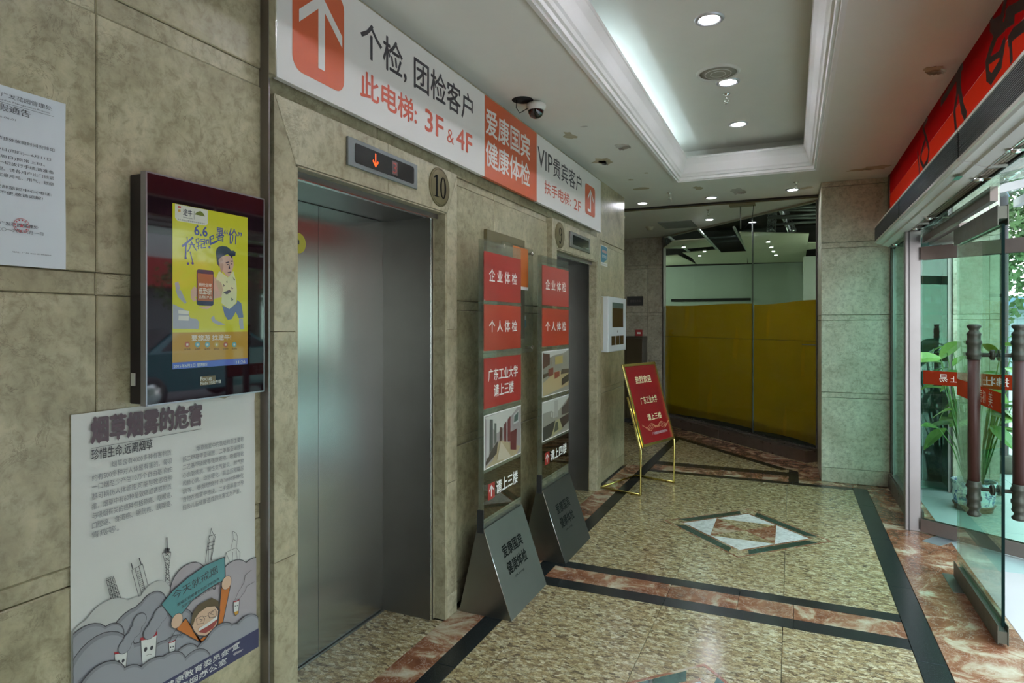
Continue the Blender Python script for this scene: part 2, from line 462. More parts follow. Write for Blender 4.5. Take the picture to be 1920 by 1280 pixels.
class Canvas:
    """flat print on a real surface: origin, unit vectors right and up, normal towards the viewer"""
    def __init__(s, parent, o, ex, ey, step=0.0004):
        s.p = parent; s.o = Vector(o); s.ex = Vector(ex).normalized(); s.ey = Vector(ey).normalized(); s.n = s.ex.cross(s.ey); s.step = step
    def at(s, a, b, layer): return s.o + s.ex * a + s.ey * b + s.n * (s.step * layer)
    def polys(s, lst, mat, layer=1, name='print'):
        mb = MB()
        for k, pts in enumerate(lst):
            if len(pts) > 2: mb.poly([tuple(s.at(a, b, layer + (k % 40) * 0.02)) for a, b in pts])
        return s._b(mb, name, mat)
    def _b(s, mb, name, mat):
        me = bpy.data.meshes.new(name); me.from_pydata(mb.v, [], mb.f); me.materials.append(mat)
        o = bpy.data.objects.new(name, me); COL.objects.link(o); o.parent = s.p
        return o
    def rect(s, a0, a1, b0, b1, mat, layer=1, name='print'):
        return s.polys([[(a0, b0), (a1, b0), (a1, b1), (a0, b1)]], mat, layer, name)
    def text(s, t, a0, a1, b0, b1, mat, layer=2, bold=0.0, spacing=1.0, line=1.0, align='LEFT', name='lettering', rot=0.0, mirror=False, serif=False):
        vs, fs = text_mesh(t, 0.0, spacing, line, align)
        xs = [v[0] for v in vs]; ys = [v[1] for v in vs]
        X0, X1, Y0, Y1 = min(xs), max(xs), min(ys), max(ys)
        mb = MB(); cr, sr = math.cos(rot), math.sin(rot); w, h = a1 - a0, b1 - b0
        for v in vs:
            fx = (v[0] - X0) / (X1 - X0); fy = (v[1] - Y0) / (Y1 - Y0)
            if mirror: fx = 1 - fx
            la, lb = fx * w, fy * h
            mb.v.append((a0 + la * cr - lb * sr, b0 + la * sr + lb * cr))
        base = mb.v; d = bold * 1.1 * h; nv = len(base); mb.v = []; mb.f = []
        for k, (da, db) in enumerate(((0, 0), (d, 0), (-d, 0), (0, d), (0, -d)) if bold > 0.003 else ((0, 0),)):
            mb.v += [tuple(s.at(p[0] + da, p[1] + db, layer + k * 0.02)) for p in base]
            mb.f += [tuple(i + k * nv for i in f) for f in fs]
        return s._b(mb, name, mat)
    def stroke(s, pts, w, mat, layer=2, name='print_line', closed=False):
        lst = []
        if closed: pts = pts + [pts[0]]
        for (x0, y0), (x1, y1) in zip(pts, pts[1:]):
            dx, dy = x1 - x0, y1 - y0; L = math.hypot(dx, dy) or 1; nx, ny = -dy / L * w / 2, dx / L * w / 2
            ex, ey = dx / L * w * 0.35, dy / L * w * 0.35
            lst.append([(x0 + nx - ex, y0 + ny - ey), (x0 - nx - ex, y0 - ny - ey), (x1 - nx + ex, y1 - ny + ey), (x1 + nx + ex, y1 + ny + ey)])
        return lst
    def circ(s, a, b, ra, rb=None, seg=20, a0=0, a1=2 * PI):
        rb = rb or ra
        return [(a + ra * math.cos(a0 + (a1 - a0) * k / seg), b + rb * math.sin(a0 + (a1 - a0) * k / seg)) for k in range(seg)]
def clip(pts, a0, a1, b0, b1):
    for ax, lim, sg_ in ((0, a0, 1), (0, a1, -1), (1, b0, 1), (1, b1, -1)):
        out = []
        for k in range(len(pts)):
            p, q_ = pts[k - 1], pts[k]; ip, iq = (p[ax] - lim) * sg_ >= 0, (q_[ax] - lim) * sg_ >= 0
            if ip != iq:
                t = (lim - p[ax]) / (q_[ax] - p[ax]); out.append((p[0] + (q_[0] - p[0]) * t, p[1] + (q_[1] - p[1]) * t))
            if iq: out.append(q_)
        pts = out
        if len(pts) < 3: return []
    return pts
def rrect(a0, a1, b0, b1, r, seg=5):
    pts = []
    for cx, cy, st in ((a1 - r, b1 - r, 0), (a0 + r, b1 - r, PI / 2), (a0 + r, b0 + r, PI), (a1 - r, b0 + r, 1.5 * PI)):
        for k in range(seg + 1):
            t = st + PI / 2 * k / seg; pts.append((cx + r * math.cos(t), cy + r * math.sin(t)))
    return pts

# ================================================================== SETTING
CZ = 2.905
WX = -1.672     # face of the left wall panels
FX = -1.63      # face of the lift frames
# ---- floor
floor = struct('floor')
MB().box(-4.2, 1.02, -3.2, 14.2, -0.12, -0.021).build('screed', M_GROUT, floor)
XL0, XL1, XR0, XR1 = -1.47, -1.37, 0.515, 0.635
def strip_y(mat, x0, x1, y0, y1, ln, name, start=None):
    y = y0
    while y < y1 - 1e-4:
        e = min(y1, y + ln); tile(floor, mat, x0, x1, y, e, name); y = e
def strip_x(mat, x0, x1, y0, y1, cuts, name):
    cs = [x0] + [c for c in cuts if x0 < c < x1] + [x1]
    for a, b in zip(cs, cs[1:]): tile(floor, mat, a, b, y0, y1, name)
def field(y0, y1, ystart):
    xs = [XL1, -1.24, -0.645, -0.043, XR0]
    ys = [y0]; y = ystart
    while y < y1 - 0.02:
        if y > y0 + 0.02: ys.append(y)
        y += 0.6
    ys.append(y1)
    for a, b in zip(xs, xs[1:]):
        for c, d in zip(ys, ys[1:]): tile(floor, M_GRAN, a, b, c, d, 'granite_slab')
field(0.06, 3.46, 0.46); field(3.86, 6.57, 4.17); field(7.10, 9.5, 7.4)
field(-2.94, -0.24, -2.5)
for (b0, b1, b2, b3) in ((3.46, 3.575, 3.76, 3.86), (6.57, 6.675, 6.93, 7.10), (-0.24, -0.135, -0.04, 0.06)):
    strip_x(M_BLACK, XL1, XR0, b0, b1, (-0.645, 0.007), 'black_strip')
    strip_x(M_RED, XL1, XR0, b1, b2, (-0.645, -0.272, 0.007), 'red_marble_strip')
    strip_x(M_BLACK, XL1, XR0, b2, b3, (-0.272,), 'black_strip')
strip_y(M_BLACK, XL0, XL1, -2.94, 9.5, 0.9, 'black_strip')
strip_y(M_BLACK, XR0, XR1, -2.94, 6.67, 0.9, 'black_strip')
strip_y(M_RED, WX + 0.03, XL0, -2.94, 1.75, 0.45, 'red_marble_strip')
strip_y(M_RED, WX + 0.03, XL0, 1.75, 6.785, 0.43, 'red_marble_strip')
strip_y(M_RED, XR0, 0.86, 6.67, 7.3, 0.6, 'red_marble_strip')
for (a, b) in ((-2.94, -1.9), (-1.9, -0.7), (-0.7, 0.5), (0.5, 1.7), (1.7, 2.86), (2.86, 3.9), (3.9, 4.75), (4.75, 5.62), (5.62, 6.67)):
    tile(floor, M_RED, XR1, 1.02, a, b, 'red_marble_slab')
for (y0, y1) in ((1.80, 2.82), (4.50, 5.60)):      # lift thresholds
    y = y0
    while y < y1 - 0.05:
        e = min(y1, y + 0.51); tile(floor, M_GRAN, -2.0, WX + 0.03, y, e, 'granite_slab'); y = e
x = -4.0
while x < -1.5:
    for y in (6.79, 7.39, 7.99, 8.59, 9.19, 9.79): tile(floor, M_GRAN, x, min(x + 0.6, XL0), y, y + 0.6, 'granite_slab')
    x += 0.6
for i, x in enumerate((-1.37, -0.77, -0.17)): tile(floor, M_GRAN, x, x + 0.6, 9.5, 10.1, 'granite_slab')
for x in (0.515,): tile(floor, M_RED, x, 0.86, 7.3, 7.75, 'red_marble_strip')

def fpoly(mat, pts, name, z):
    cx = sum(p[0] for p in pts) / len(pts); cy = sum(p[1] for p in pts) / len(pts)
    MB().prism([(p[0] - cx, p[1] - cy, -0.002) for p in pts], (0, 0, z + 0.002)).build(name, mat, floor, (cx, cy, 0))
dv = Vector((-0.6775, 0.7355)); dn = Vector((-0.7355, -0.6775))   # along and away from the partition
p0 = Vector((-0.03, 7.24))
for k in range(4):
    a = p0 + dv * (0.8 * k); b = a + dv * 0.797
    fpoly(M_BLACK, [a, b, b + dn * .10, a + dn * .10], 'black_strip', 0.0012)
    fpoly(M_RED, [a - dn * .002, b - dn * .002, b - dn * .36, a - dn * .36], 'red_marble_strip', 0.0010)
fpoly(M_BLACK, [(-.03, 6.67), (.06, 6.67), (.06, 7.17), (-.03, 7.24)], 'black_strip', 0.0014)
fpoly(M_RED, [(.06, 6.67), (.515, 6.67), (.515, 6.815), (.25, 6.815), (.25, 7.5), (.06, 7.3)], 'red_marble_strip', 0.0014)

# ---- diamond inlays in the floor
def ipoly(parent, mat, pts, z=0.0008, name='inlay_piece'):
    mb = MB(); mb.prism([(p[0], p[1], -0.002) for p in pts], (0, 0, 0.002 + z)); return mb.build(name, mat, parent)
def diamond(cx, cy):
    k = 0.585
    root = thing('floor_inlay', 'green and white marble diamond inlaid in the floor ' + ('before the welcome board' if cy > 4 else 'at the picture bottom'), 'inlay', (cx, cy, 0))
    def corner(r, i): return (r * [1, 0, -1, 0][i], r * [0, 1, 0, -1][i] * 1.02)
    def band(r0, r1, mat, trim=0.0, z=0.0008, name='inlay_piece'):
        for i in range(4):
            a, b = Vector(corner(r0, i)), Vector(corner(r0, (i + 1) % 4)); c, d = Vector(corner(r1, i)), Vector(corner(r1, (i + 1) % 4))
            t = trim
            ipoly(root, mat, [a.lerp(b, t), b.lerp(a, t), d.lerp(c, t), c.lerp(d, t)], z, name)
    band(k, k * 0.965, M_RED, 0, 0.0008, 'red_rim')
    band(k * 0.955, k * 0.80, M_GREEN, 0.115, 0.0009, 'green_bar')
    band(k * 0.79, k * 0.745, M_RED, 0, 0.0010, 'red_rim')
    r = k * 0.74
    mids = [Vector(corner(r, i)).lerp(Vector(corner(r, (i + 1) % 4)), 0.5) for i in range(4)]
    for i in range(4):
        c = Vector(corner(r, i)); ipoly(root, M_WHITEM, [mids[i - 1], c, mids[i]], 0.0010, 'white_triangle')
        nm, mt = (('red_triangle', M_RED) if i in (0, 2) else ('granite_triangle', M_GRAN))
        ipoly(root, mt, [mids[i - 1], mids[i], Vector((0, 0))], 0.0010, nm)
    return root
diamond(-0.325, 4.965)
diamond(-0.36, 2.345)

# ---- ceiling with coffer
ceiling = struct('ceiling')
CX0, CX1, CY0, CY1 = -0.985, 0.18, 0.2, 6.143
w = 0.09
mb = MB()
for r in ((-4.2, CX0, -3.2, 14.2), (CX1, 0.95, -3.2, 14.2), (CX0, CX1, -3.2, CY0), (CX0, CX1, CY1, 14.2)):
    x0, x1, y0, y1 = r
    if y1 > 8 and x0 > -3:
        pass
    mb.box(x0, x1, y0, min(y1, 7.76), CZ, CZ + 0.03)
mb.box(-4.2, -0.2, 7.76, 10.1, CZ, CZ + 0.03) if False else None
# part of the ceiling beyond, cut along the diagonal glass wall
G0 = Vector((0.269, 7.75)); G1 = Vector((-1.855, 10.055))
mb.prism([(-4.2, 7.76, CZ), (0.26, 7.76, CZ), (-1.855, 10.055, CZ), (-4.2, 10.055, CZ)], (0, 0, 0.03))
mb.build('plasterboard', M_CEIL, ceiling)
E2 = 0.14
mb = MB()
mb.box(CX0 - E2, CX1 + E2, CY0 - E2, CY1 + E2, 3.20, 3.24)
mb.build('coffer_top', M_CEIL, ceiling)
mb = MB()
for r in ((CX0 - E2 - 0.02, CX0 - E2, CY0 - E2, CY1 + E2), (CX1 + E2, CX1 + E2 + 0.02, CY0 - E2, CY1 + E2), (CX0 - E2, CX1 + E2, CY0 - E2 - 0.02, CY0 - E2), (CX0 - E2, CX1 + E2, CY1 + E2, CY1 + E2 + 0.02)):
    mb.box(*r, CZ + 0.03, 3.24)
mb.build('coffer_side', M_CEIL, ceiling)
MB().box(-4.2, 1.0, -3.2, 14.2, 3.42, 3.5).build('upper_slab', M_DARK, ceiling)
# crown moulding: profile (inward offset, height) swept round the rectangle with mitres
prof = [(-0.035, CZ + 0.002), (-0.035, CZ - 0.022), (-0.012, CZ - 0.024), (-0.008, CZ - 0.012), (0.006, CZ - 0.012), (0.010, CZ + 0.012), (0.022, CZ + 0.016), (0.030, CZ + 0.034),
        (0.040, CZ + 0.045), (0.050, CZ + 0.075), (0.064, CZ + 0.12), (0.083, CZ + 0.165), (0.088, CZ + 0.17), (0.088, CZ + 0.188), (0.06, CZ + 0.188), (0.0, CZ + 0.03)]
def ring(o): return [(CX0 + o, CY0 + o), (CX1 - o, CY0 + o), (CX1 - o, CY1 - o), (CX0 + o, CY1 - o)]
sides = []
for k in range(4):
    mb = MB()
    for (oa, za), (ob, zb) in zip(prof, prof[1:]):
        A, B = ring(oa), ring(ob)
        mb.quad((*A[k], za), (*A[(k + 1) % 4], za), (*B[(k + 1) % 4], zb), (*B[k], zb))
    mb.build('crown_moulding', M_MOULD, ceiling)
# hidden cove tube behind the left lip
cv = thing('cove_light', 'cool white light strip hidden behind the left lip of the ceiling coffer', 'light', (CX0 - 0.095, 4.2, CZ + 0.045))
MB().box(-0.02, 0.02, -0.75, 1.75, -0.01, 0.008).build('tray', M_PLASTICW, cv)
M_COVE = flat('cove_glow', (0.66, 0.86, 1.0), 0.5, emit=COVE_E * 1.7)
MB().tube([(0, -0.73, 0.022), (0, 1.73, 0.022)], 0.012, 8).build('tube', M_COVE, cv)
# dark track across the ceiling
tr = struct('trim_1', 'dark metal track crossing the ceiling before the glass partition')
mb = MB().box(-1.9, 0.255, 7.43, 7.50, CZ - 0.02, CZ); mb.build('track_channel', flat('track_dark', (0.03, 0.025, 0.02), 0.5, 0.3), tr)
MB().box(-1.9, 0.255, 7.455, 7.475, CZ - 0.03, CZ - 0.02).build('track_rail', M_BRASSD, tr)

# ---- peeled paint
def peel(u, v, wx, wy, seed, mat=M_PEEL, curl=False):
    rnd = random.Random(seed); x, y = onz(u, v, CZ)
    n = 14; pts = []
    for k in range(n):
        a = 2 * PI * k / n; r = 0.55 + 0.6 * rnd.random()
        pts.append((x + wx * r * math.cos(a), y + wy * r * math.sin(a)))
    mb = MB(); mb.prism([(p[0], p[1], CZ - 0.0025) for p in pts], (0, 0, 0.002)); o = mb.build('bare_patch', mat, ceiling)
    if curl:
        mb = MB(); q = pts[:6]
        for a, b in zip(q, q[1:]):
            mb.quad((a[0], a[1], CZ - 0.003), (b[0], b[1], CZ - 0.003), (b[0] + 0.02, b[1] - 0.02, CZ - 0.03), (a[0] + 0.02, a[1] - 0.02, CZ - 0.022))
        mb.build('paint_curl', M_FLAKE, ceiling)
for a in ((1068, 254, .05, .10, 1), (1164, 273, .055, .06, 2, M_FLAKE, True), (1130, 303, .10, .12, 3), (1130, 303, .05, .06, 31, M_PEEL, True), (1206, 353, .10, .07, 4), (1309, 352, .05, .08, 5),
          (1382, 357, .07, .13, 6, M_FLAKE, True), (1640, 314, .14, .10, 7), (1612, 318, .10, .05, 8), (1212, 324, .02, .02, 9), (1512, 352, .08, .05, 10), (1748, 129, .05, .05, 11, M_PEEL, True), (1183, 337, .03, .03, 12), (1095, 237, .03, .015, 13, M_FLAKE)):
    peel(*a)

# ---- left wall
wall = struct('wall_left')
MB().box(-2.6, -2.06, -3.2, 6.7, -.1, CZ).build('core', M_GROUT, wall)
mb = MB()
for r in ((-3.2, 1.70, 0, CZ), (1.70, 2.90, 2.13, CZ), (2.90, 4.46, 0, CZ), (4.46, 5.65, 2.13, CZ), (5.65, 6.76, 0, CZ)):
    mb.box(-2.06, WX - 0.022, r[0], r[1], r[2], r[3])
mb.box(-2.6, -2.04, 6.7, 6.785, -.1, CZ)
mb.build('backing', M_GROUT, wall)
zb = [0, 0.12, 0.86, 0.91, 1.602, 1.662, 2.342, 2.405, CZ]
for ya, yb in ((-3.1, -2.5), (-2.5, -1.9), (-1.9, -1.3), (-1.3, -0.7), (-0.7, -0.1), (-0.1, 0.49), (0.49, 1.072), (1.072, 1.636)):
    for k, (z0, z1) in enumerate(zip(zb, zb[1:])):
        small = z1 - z0 < 0.1
        panel(wall, M_WALL, 'x', WX + (-0.004 if small else 0), -0.022, ya, yb, z0, z1, 'stone_band' if small else 'stone_panel', g=0.0008, ch=0.003)
zb2 = [0, 0.12, 0.86, 0.91, 1.602, 1.655, 2.285, 2.33, CZ]
for ya, yb in ((2.95, 3.50), (3.50, 4.41), (5.72, 6.785)):
    for k, (z0, z1) in enumerate(zip(zb2, zb2[1:])):
        small = z1 - z0 < 0.1
        panel(wall, M_WALL, 'x', WX + (-0.005 if small else 0), -0.022, ya, yb, z0, z1, 'stone_band' if small else 'stone_panel', g=0.0008, ch=0.003)
for ya, yb in ((1.652, 2.30), (2.30, 2.95)):
    panel(wall, M_WALL, 'x', WX, -0.022, ya, yb, 2.325, 2.40, 'stone_band'); panel(wall, M_WALL, 'x', WX, -0.022, ya, yb, 2.40, CZ)
for ya, yb in ((4.41, 5.05), (5.05, 5.72)):
    panel(wall, M_WALL, 'x', WX, -0.022, ya, yb, 2.325, 2.40, 'stone_band'); panel(wall, M_WALL, 'x', WX, -0.022, ya, yb, 2.40, CZ)
# return at the end of the lift wall
for k, (z0, z1) in enumerate(zip(zb2, zb2[1:])):
    panel(wall, M_WALL, 'y', 6.787, -0.02, -2.6, WX, z0, z1, 'stone_panel')
MB().box(WX - 0.01, -1.634, 1.630, 1.6365, 0, CZ).build('steel_corner_strip', M_STEELV, wall)

# ---- lifts
def lift(n, y0, y1, o0, o1, ztop, label):
    d = struct('door_%d' % n, label)
    F = FX; B = WX - 0.02
    # stone surround, mitred at the top
    zo = 2.10
    def side(a0, a1, name='frame_stone'):
        for z0, z1 in ((0, 0.115), (0.115, 0.70), (0.70, 1.50)):
            panel(d, M_FRAME, 'x', F, -(F - B), min(a0, a1), max(a0, a1), z0, z1, name, g=0.0008, ch=0.002)
        mb = MB(); mb.prism([(B, a0, 1.5008), (B, a1, 1.5008), (B, a1, zo), (B, a0, ztop)], (F - B, 0, 0)); mb.build(name, M_FRAME, d, bevel=0.002)
    side(y0, o0); side(y1, o1)
    ym = o0 + (o1 - o0) * 0.52
    MB().prism([(B, y0 + 0.002, ztop), (B, o0 + 0.001, zo + 0.002), (B, ym - 0.001, zo + 0.002), (B, ym - 0.001, ztop)], (F - B, 0, 0)).build('frame_stone', M_FRAME, d, bevel=0.002)
    MB().prism([(B, y1 - 0.002, ztop), (B, o1 - 0.001, zo + 0.002), (B, ym + 0.001, zo + 0.002), (B, ym + 0.001, ztop)], (F - B, 0, 0)).build('frame_stone', M_FRAME, d, bevel=0.002)
    # stone reveal
    i0, i1 = o0 + 0.045, o1 - 0.045
    for a, b in ((o0, i0), (o1, i1)):
        m_ = a + (b - a) * 0.3
        mb = MB().box(-1.70, F - 0.004, min(a, m_), max(a, m_), 0, zo - 0.001); mb.build('reveal_stone', M_FRAME, d)
        b2 = b + (a - b) / abs(a - b) * 0.0215
        MB().box(-1.74, -1.7005, min(a, b2), max(a, b2), 0, zo - 0.001).build('reveal_stone', M_FRAME, d)
    MB().box(-1.679, F - 0.004, o0, o1, zo - 0.006, zo).build('reveal_stone', M_FRAME, d)
    MB().box(-1.700, -1.6795, o0 + 0.014, o1 - 0.014, 2.071, zo - 0.001).build('lintel_steel', M_STEELV, d)
    # steel lining
    zs = 2.075
    for a, b in ((i0, i0 - 0.02), (i1, i1 + 0.02)):
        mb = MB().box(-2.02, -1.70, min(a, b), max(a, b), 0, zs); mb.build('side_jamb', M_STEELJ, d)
        MB().box(-1.702, -1.694, min(a, a - (b - a) * .3), max(a, a - (b - a) * .3), 0, zs).build('jamb_edge', M_CHROME, d)
    MB().box(-2.02, -1.7005, i0, i1, zs, zs + 0.03).build('header_lining', M_STEELD, d)
    MB().box(-1.7015, -1.6785, o0 + 0.014, o1 - 0.014, zs - 0.009, zs - 0.0045).build('header_edge', M_CHROME, d)
    # two leaves
    c = (i0 + i1) / 2
    for a, b in ((i0 - 0.01, c - 0.0015), (c + 0.0015, i1 + 0.01)):
        o = box('door_leaf', M_STEEL, d, -2.045, -2.0, a, b, 0.006, zs - 0.002, 0.0012)
    MB().box(-2.08, -1.985, i0, i1, -0.004, 0.003).build('sill', M_STEELD, d)
    return d
lift(1, 1.652, 2.949, 1.756, 2.845, 2.322, 'lift doorway under the number 10 plate with brushed steel leaves in a marble frame')
lift(2, 4.41, 5.72, 4.507, 5.60, 2.322, 'lift doorway under the number 9 plate with brushed steel leaves in a marble frame')
# yellow round sticker on the leaf of lift 10
st = thing('warning_sticker', 'round yellow sticker high on the left steel leaf of lift 10', 'sticker', (-1.998, 2.168, 1.885))
c = Canvas(st, (0.001, 0, 0), (0, 1, 0), (0, 0, 1))
c.polys([c.circ(0, 0, 0.045, seg=28)], flat('sticker_yellow', (0.55, 0.50, 0.06), 0.5), 0, 'disc')
c.polys([[(-.012, -.006), (0.004, -.006), (0.004, 0.012), (-.004, .016), (-.012, .010)]], M_INK, 1, 'pictogram')

# ---- pillar right
pil = struct('wall_far_right')
MB().box(0.262, 0.835, 6.843, 7.74, -.1, 3.4).build('core', M_GROUT, pil)
zp = [0, 0.14, 0.818, 0.87, 1.566, 1.617, 2.262, 2.315, 2.855, CZ]
for z0, z1 in zip(zp, zp[1:]):
    sm = z1 - z0 < 0.1
    panel(pil, M_PILLAR, 'y', 6.82 + (0.004 if sm else 0), 0.022, 0.258, 0.842, z0, z1, 'stone_band' if sm else 'stone_panel', ch=0.004)
    panel(pil, M_PILLAR, 'x', 0.258 + (0.002 if sm else 0), 0.02, 6.843, 7.745, z0, z1, 'stone_band' if sm else 'stone_panel')

# ---- corridor behind the lift wall and far marble wall
fw = struct('wall_far')
MB().box(-4.2, -1.86, 10.075, 10.2, -.1, CZ).build('core', M_GROUT, fw)
for xa, xb in ((-4.0, -3.05), (-3.05, -2.1), (-2.1, -1.862)):
    for z0, z1 in zip(*(lambda z: (z, z[1:]))([0, 0.15, 0.90, 0.955, 1.66, 1.715, 2.41, 2.465, CZ])):
        panel(fw, M_FAR, 'y', 10.05 + (0.004 if z1 - z0 < .1 else 0), 0.024, xa, xb, z0, z1, 'stone_panel')
cw = struct('wall_corridor'); MB().box(-4.3, -4.2, 6.6, 10.2, -.1, 3.4).build('plaster', M_FAR, cw)
MB().box(-4.3, -2.6, 6.6, 6.7, -.1, 3.4).build('plaster', M_FAR, cw)
# ---- back wall behind the camera
bw = struct('wall_back'); MB().box(-2.6, 1.0, -3.2, -3.1, -.1, 3.4).build('plaster', M_FAR, bw)

# ---- glass partition on the diagonal
gd = (G1 - G0).normalized(); gn = Vector((gd.y, -gd.x))      # gn points into the dark room?
if gn.y < 0: gn = -gn
gl = (G1 - G0).length
part = struct('window_1', 'tall glass partition with yellow film across its lower half')
part.location = (G0.x, G0.y, 0); part.rotation_euler = (0, 0, math.atan2(gd.y, gd.x))
# local frame: x along the glass from the pillar, y to the lobby side is +? (rotate gn)
loc_n = 1 if Vector((-gd.y, gd.x)).dot(gn) > 0 else -1        # +1: local +y is the far room
R_ = loc_n
def pb(name, mat, x0, x1, y0, y1, z0, z1, bev=0):
    ys = sorted((y0 * R_, y1 * R_)); return box(name, mat, part, x0, x1, ys[0], ys[1], z0, z1, bev)
M_FILM = film('yellow_film', (0.52, 0.275, 0.006), 0.5, 0.15)
seam = 1.075
for a, b in ((0.02, seam - 0.004), (seam + 0.004, gl - 0.03)):
    pb('glass_pane', M_GPART, a, b, 0.0, 0.012, 0.15, CZ - 0.02)
for a, b, top0, top1, nm in ((0.03, seam - 0.01, 1.80, 1.77, 0), (seam + 0.01, gl - 0.04, 1.79, 1.815, 1)):
    mb = MB(); n = 26
    for i in range(n):
        for j in range(10):
            def q(i_, j_):
                t = i_ / n; s = j_ / 10; xx = a + (b - a) * t
                zb0 = 0.17 + 0.035 * math.sin(3 * t + nm); zz = zb0 + (top0 + (top1 - top0) * t + 0.006 * math.sin(7 * t) - zb0) * s
                yy = 0.018 + 0.004 * math.sin(9 * t + 5 * s) + 0.003 * math.sin(23 * t + nm)
                return (xx, yy * R_, zz)
            mb.quad(q(i, j), q(i + 1, j), q(i + 1, j + 1), q(i, j + 1))
    mb.build('yellow_film', M_FILM, part)
pb('film_seam', flat('film_seam_dark', (0.16, 0.11, 0.01), 0.5), 0.03, gl - 0.04, -0.001, -0.0002, 1.335, 1.341)
pb('seam_strip', M_STEELD, seam - 0.004, seam + 0.004, -0.004, 0.014, 0.15, CZ - 0.02)
pb('edge_mullion', M_STEELV, 0.0, 0.02, -0.02, 0.03, 0.13, CZ)
pb('edge_mullion', M_STEELV, gl - 0.03, gl, -0.02, 0.03, 0.13, CZ)
pb('top_channel', flat('channel_beige', (0.45, 0.40, 0.30), 0.4, 0.3), 0.0, gl, -0.012, 0.025, CZ - 0.02, CZ)
# torn silver tape
pb('silver_tape', flat('silver_tape', (0.7, 0.68, 0.6), 0.2, 0.8, grain=0.3, gscale=40), 0.04, 0.24, -0.002, -0.0004, 1.290, 1.302)
M_PLINTH = flat('brown_stone', (0.075, 0.05, 0.038), 0.3, grain=0.3, gscale=14)
x = -0.14
for k in range(4):
    pb('plinth_stone', M_PLINTH, max(x, 0.02), x + 0.84, -0.16, 0.10, 0.0, 0.13, 0.004); x += 0.842
pb('plinth_ledge', flat('ledge_stone', (0.10, 0.085, 0.07), 0.25, grain=0.2), 0.0, gl, -0.06, 0.10, 0.131, 0.15)

pb('gap_dark_strip', M_DARK, 0.03, gl - 0.04, 0.035, 0.055, 0.15, 0.30)  # added black strip; darkness under the film hem put into colour

# ---- room behind the partition
rm = struct('wall_shop')
M_SHOPW = flat('shop_wall_paint', (0.62, 0.72, 0.62), 0.7, grain=0.05, gscale=3)
M_SHOPC = flat('shop_ceiling_board', (0.80, 0.82, 0.62), 0.7, grain=0.05, gscale=4)
MB().box(-4.2, 1.62, 13.4, 13.5, 0, 2.73).build('back_plaster', M_SHOPW, rm)
MB().box(-4.2, 1.62, 13.36, 13.52, 2.725, 3.45).build('plenum_back', M_DARK, rm)  # both plenum faces: darkness of the open void put into the colour
MB().box(1.50, 1.52, 7.76, 13.4, 2.74, 3.45).build('plenum_side', M_DARK, rm)
MB().box(1.52, 1.62, 7.76, 13.4, 0, 3.4).build('side_plaster', M_SHOPW, rm)
MB().box(-4.2, -4.1, 10.2, 13.4, 0, 3.4).build('side_plaster', M_SHOPW, rm)
MB().box(0.86, 1.62, 7.66, 7.76, 0, 3.4).build('front_plaster', M_SHOPW, rm)
MB().box(0.17, 0.42, 11.2, 11.6, 0, 2.62).build('white_column', flat('shop_white', (0.75, 0.80, 0.72), 0.6), rm)
MB().box(-2.3, -0.75, 13.33, 13.4, 2.0, 2.05).build('dark_rail', M_DARK, rm)
MB().box(0.2, 1.9, 13.2, 13.4, 2.50, 2.64).build('wall_grille', M_STEELD, rm)
M_CONC = flat('shop_concrete', (0.45, 0.46, 0.42), 0.8, grain=0.15, gscale=2)
MB().box(1.0, 1.62, 7.76, 14.0, -0.05, -0.001).build('shop_screed', M_CONC, rm)
MB().box(-4.2, 1.62, 10.1, 14.0, -0.02, -0.002).build('shop_screed', M_CONC, rm)
MB().box(0.0, 1.0, 8.2, 10.1, -0.02, -0.002).build('shop_screed', M_CONC, rm)
MB().box(-4.2, 1.62, 7.76, 14.0, 3.42, 3.5).build('upper_slab', M_DARK, rm)
sc_ = struct('ceiling_shop')
def cpiece(pts, z=2.72, name='ceiling_board'):
    P3 = [(*onz(u, v, z), z) for u, v in pts]
    return MB().prism(P3, (0, 0, 0.012)).build(name, M_SHOPC, sc_)
cpiece([(1386, 436), (1517, 438), (1509, 491), (1402, 493), (1400, 470)])
cpiece([(1243, 466), (1262, 452), (1322, 448), (1336, 462), (1290, 466)])
cpiece([(1280, 474), (1345, 468), (1352, 474), (1401, 472), (1401, 493.5), (1306, 495), (1298, 484)])
cpiece([(1243, 480), (1270, 478), (1304, 495), (1243, 498)])
cpiece([(1515, 455), (1533, 455), (1533, 466), (1512, 468)])
for a, b in (((1310, 430), (1362, 486)), ((1254, 444), (1315, 488)), ((1376, 426), (1402, 472))):
    A = (*onz(*a, 2.74), 2.74); B = (*onz(*b, 2.74), 2.74)
    MB().tube([A, B], 0.018, 4, False).build('ceiling_bar', flat('bar_white', (0.6, 0.68, 0.62), 0.4), sc_)
M_DUCT = flat('foil_duct', (0.6, 0.62, 0.6), 0.28, 0.9, grain=0.25, gscale=60)
for k, (u0, u1) in enumerate(((1449, 1446), (1468, 1486))):
    pts = []
    for j in range(15):
        t = j / 14; zz_ = 3.24 - 0.36 * t; x_, y_ = onz(u0 + (u1 - u0) * t, 392 + 44 * t, zz_)
        pts.append((x_, y_, zz_))
    tag(MB().tube(pts, [0.06 + (0.008 if j % 2 else 0) for j in range(15)], 10).build('air_duct', M_DUCT), ('straight' if k == 0 else 'bent') + ' silver foil air duct hanging in the open ceiling of the shop', 'duct')
for j in range(5):
    a = onz(1440, 400 + j * 7, 2.95); b_ = onz(1530, 396 + j * 7, 2.95)
    MB().tube([(a[0], a[1], 3.0 + 0.05 * (j % 2)), (b_[0], b_[1], 3.02)], 0.02, 6).build('conduit', flat('conduit', (0.10, 0.11, 0.10), 0.5), sc_)
M_SPOT = flat('shop_spot_glow', (0.85, 1.0, 0.9), 0.5, emit=240)
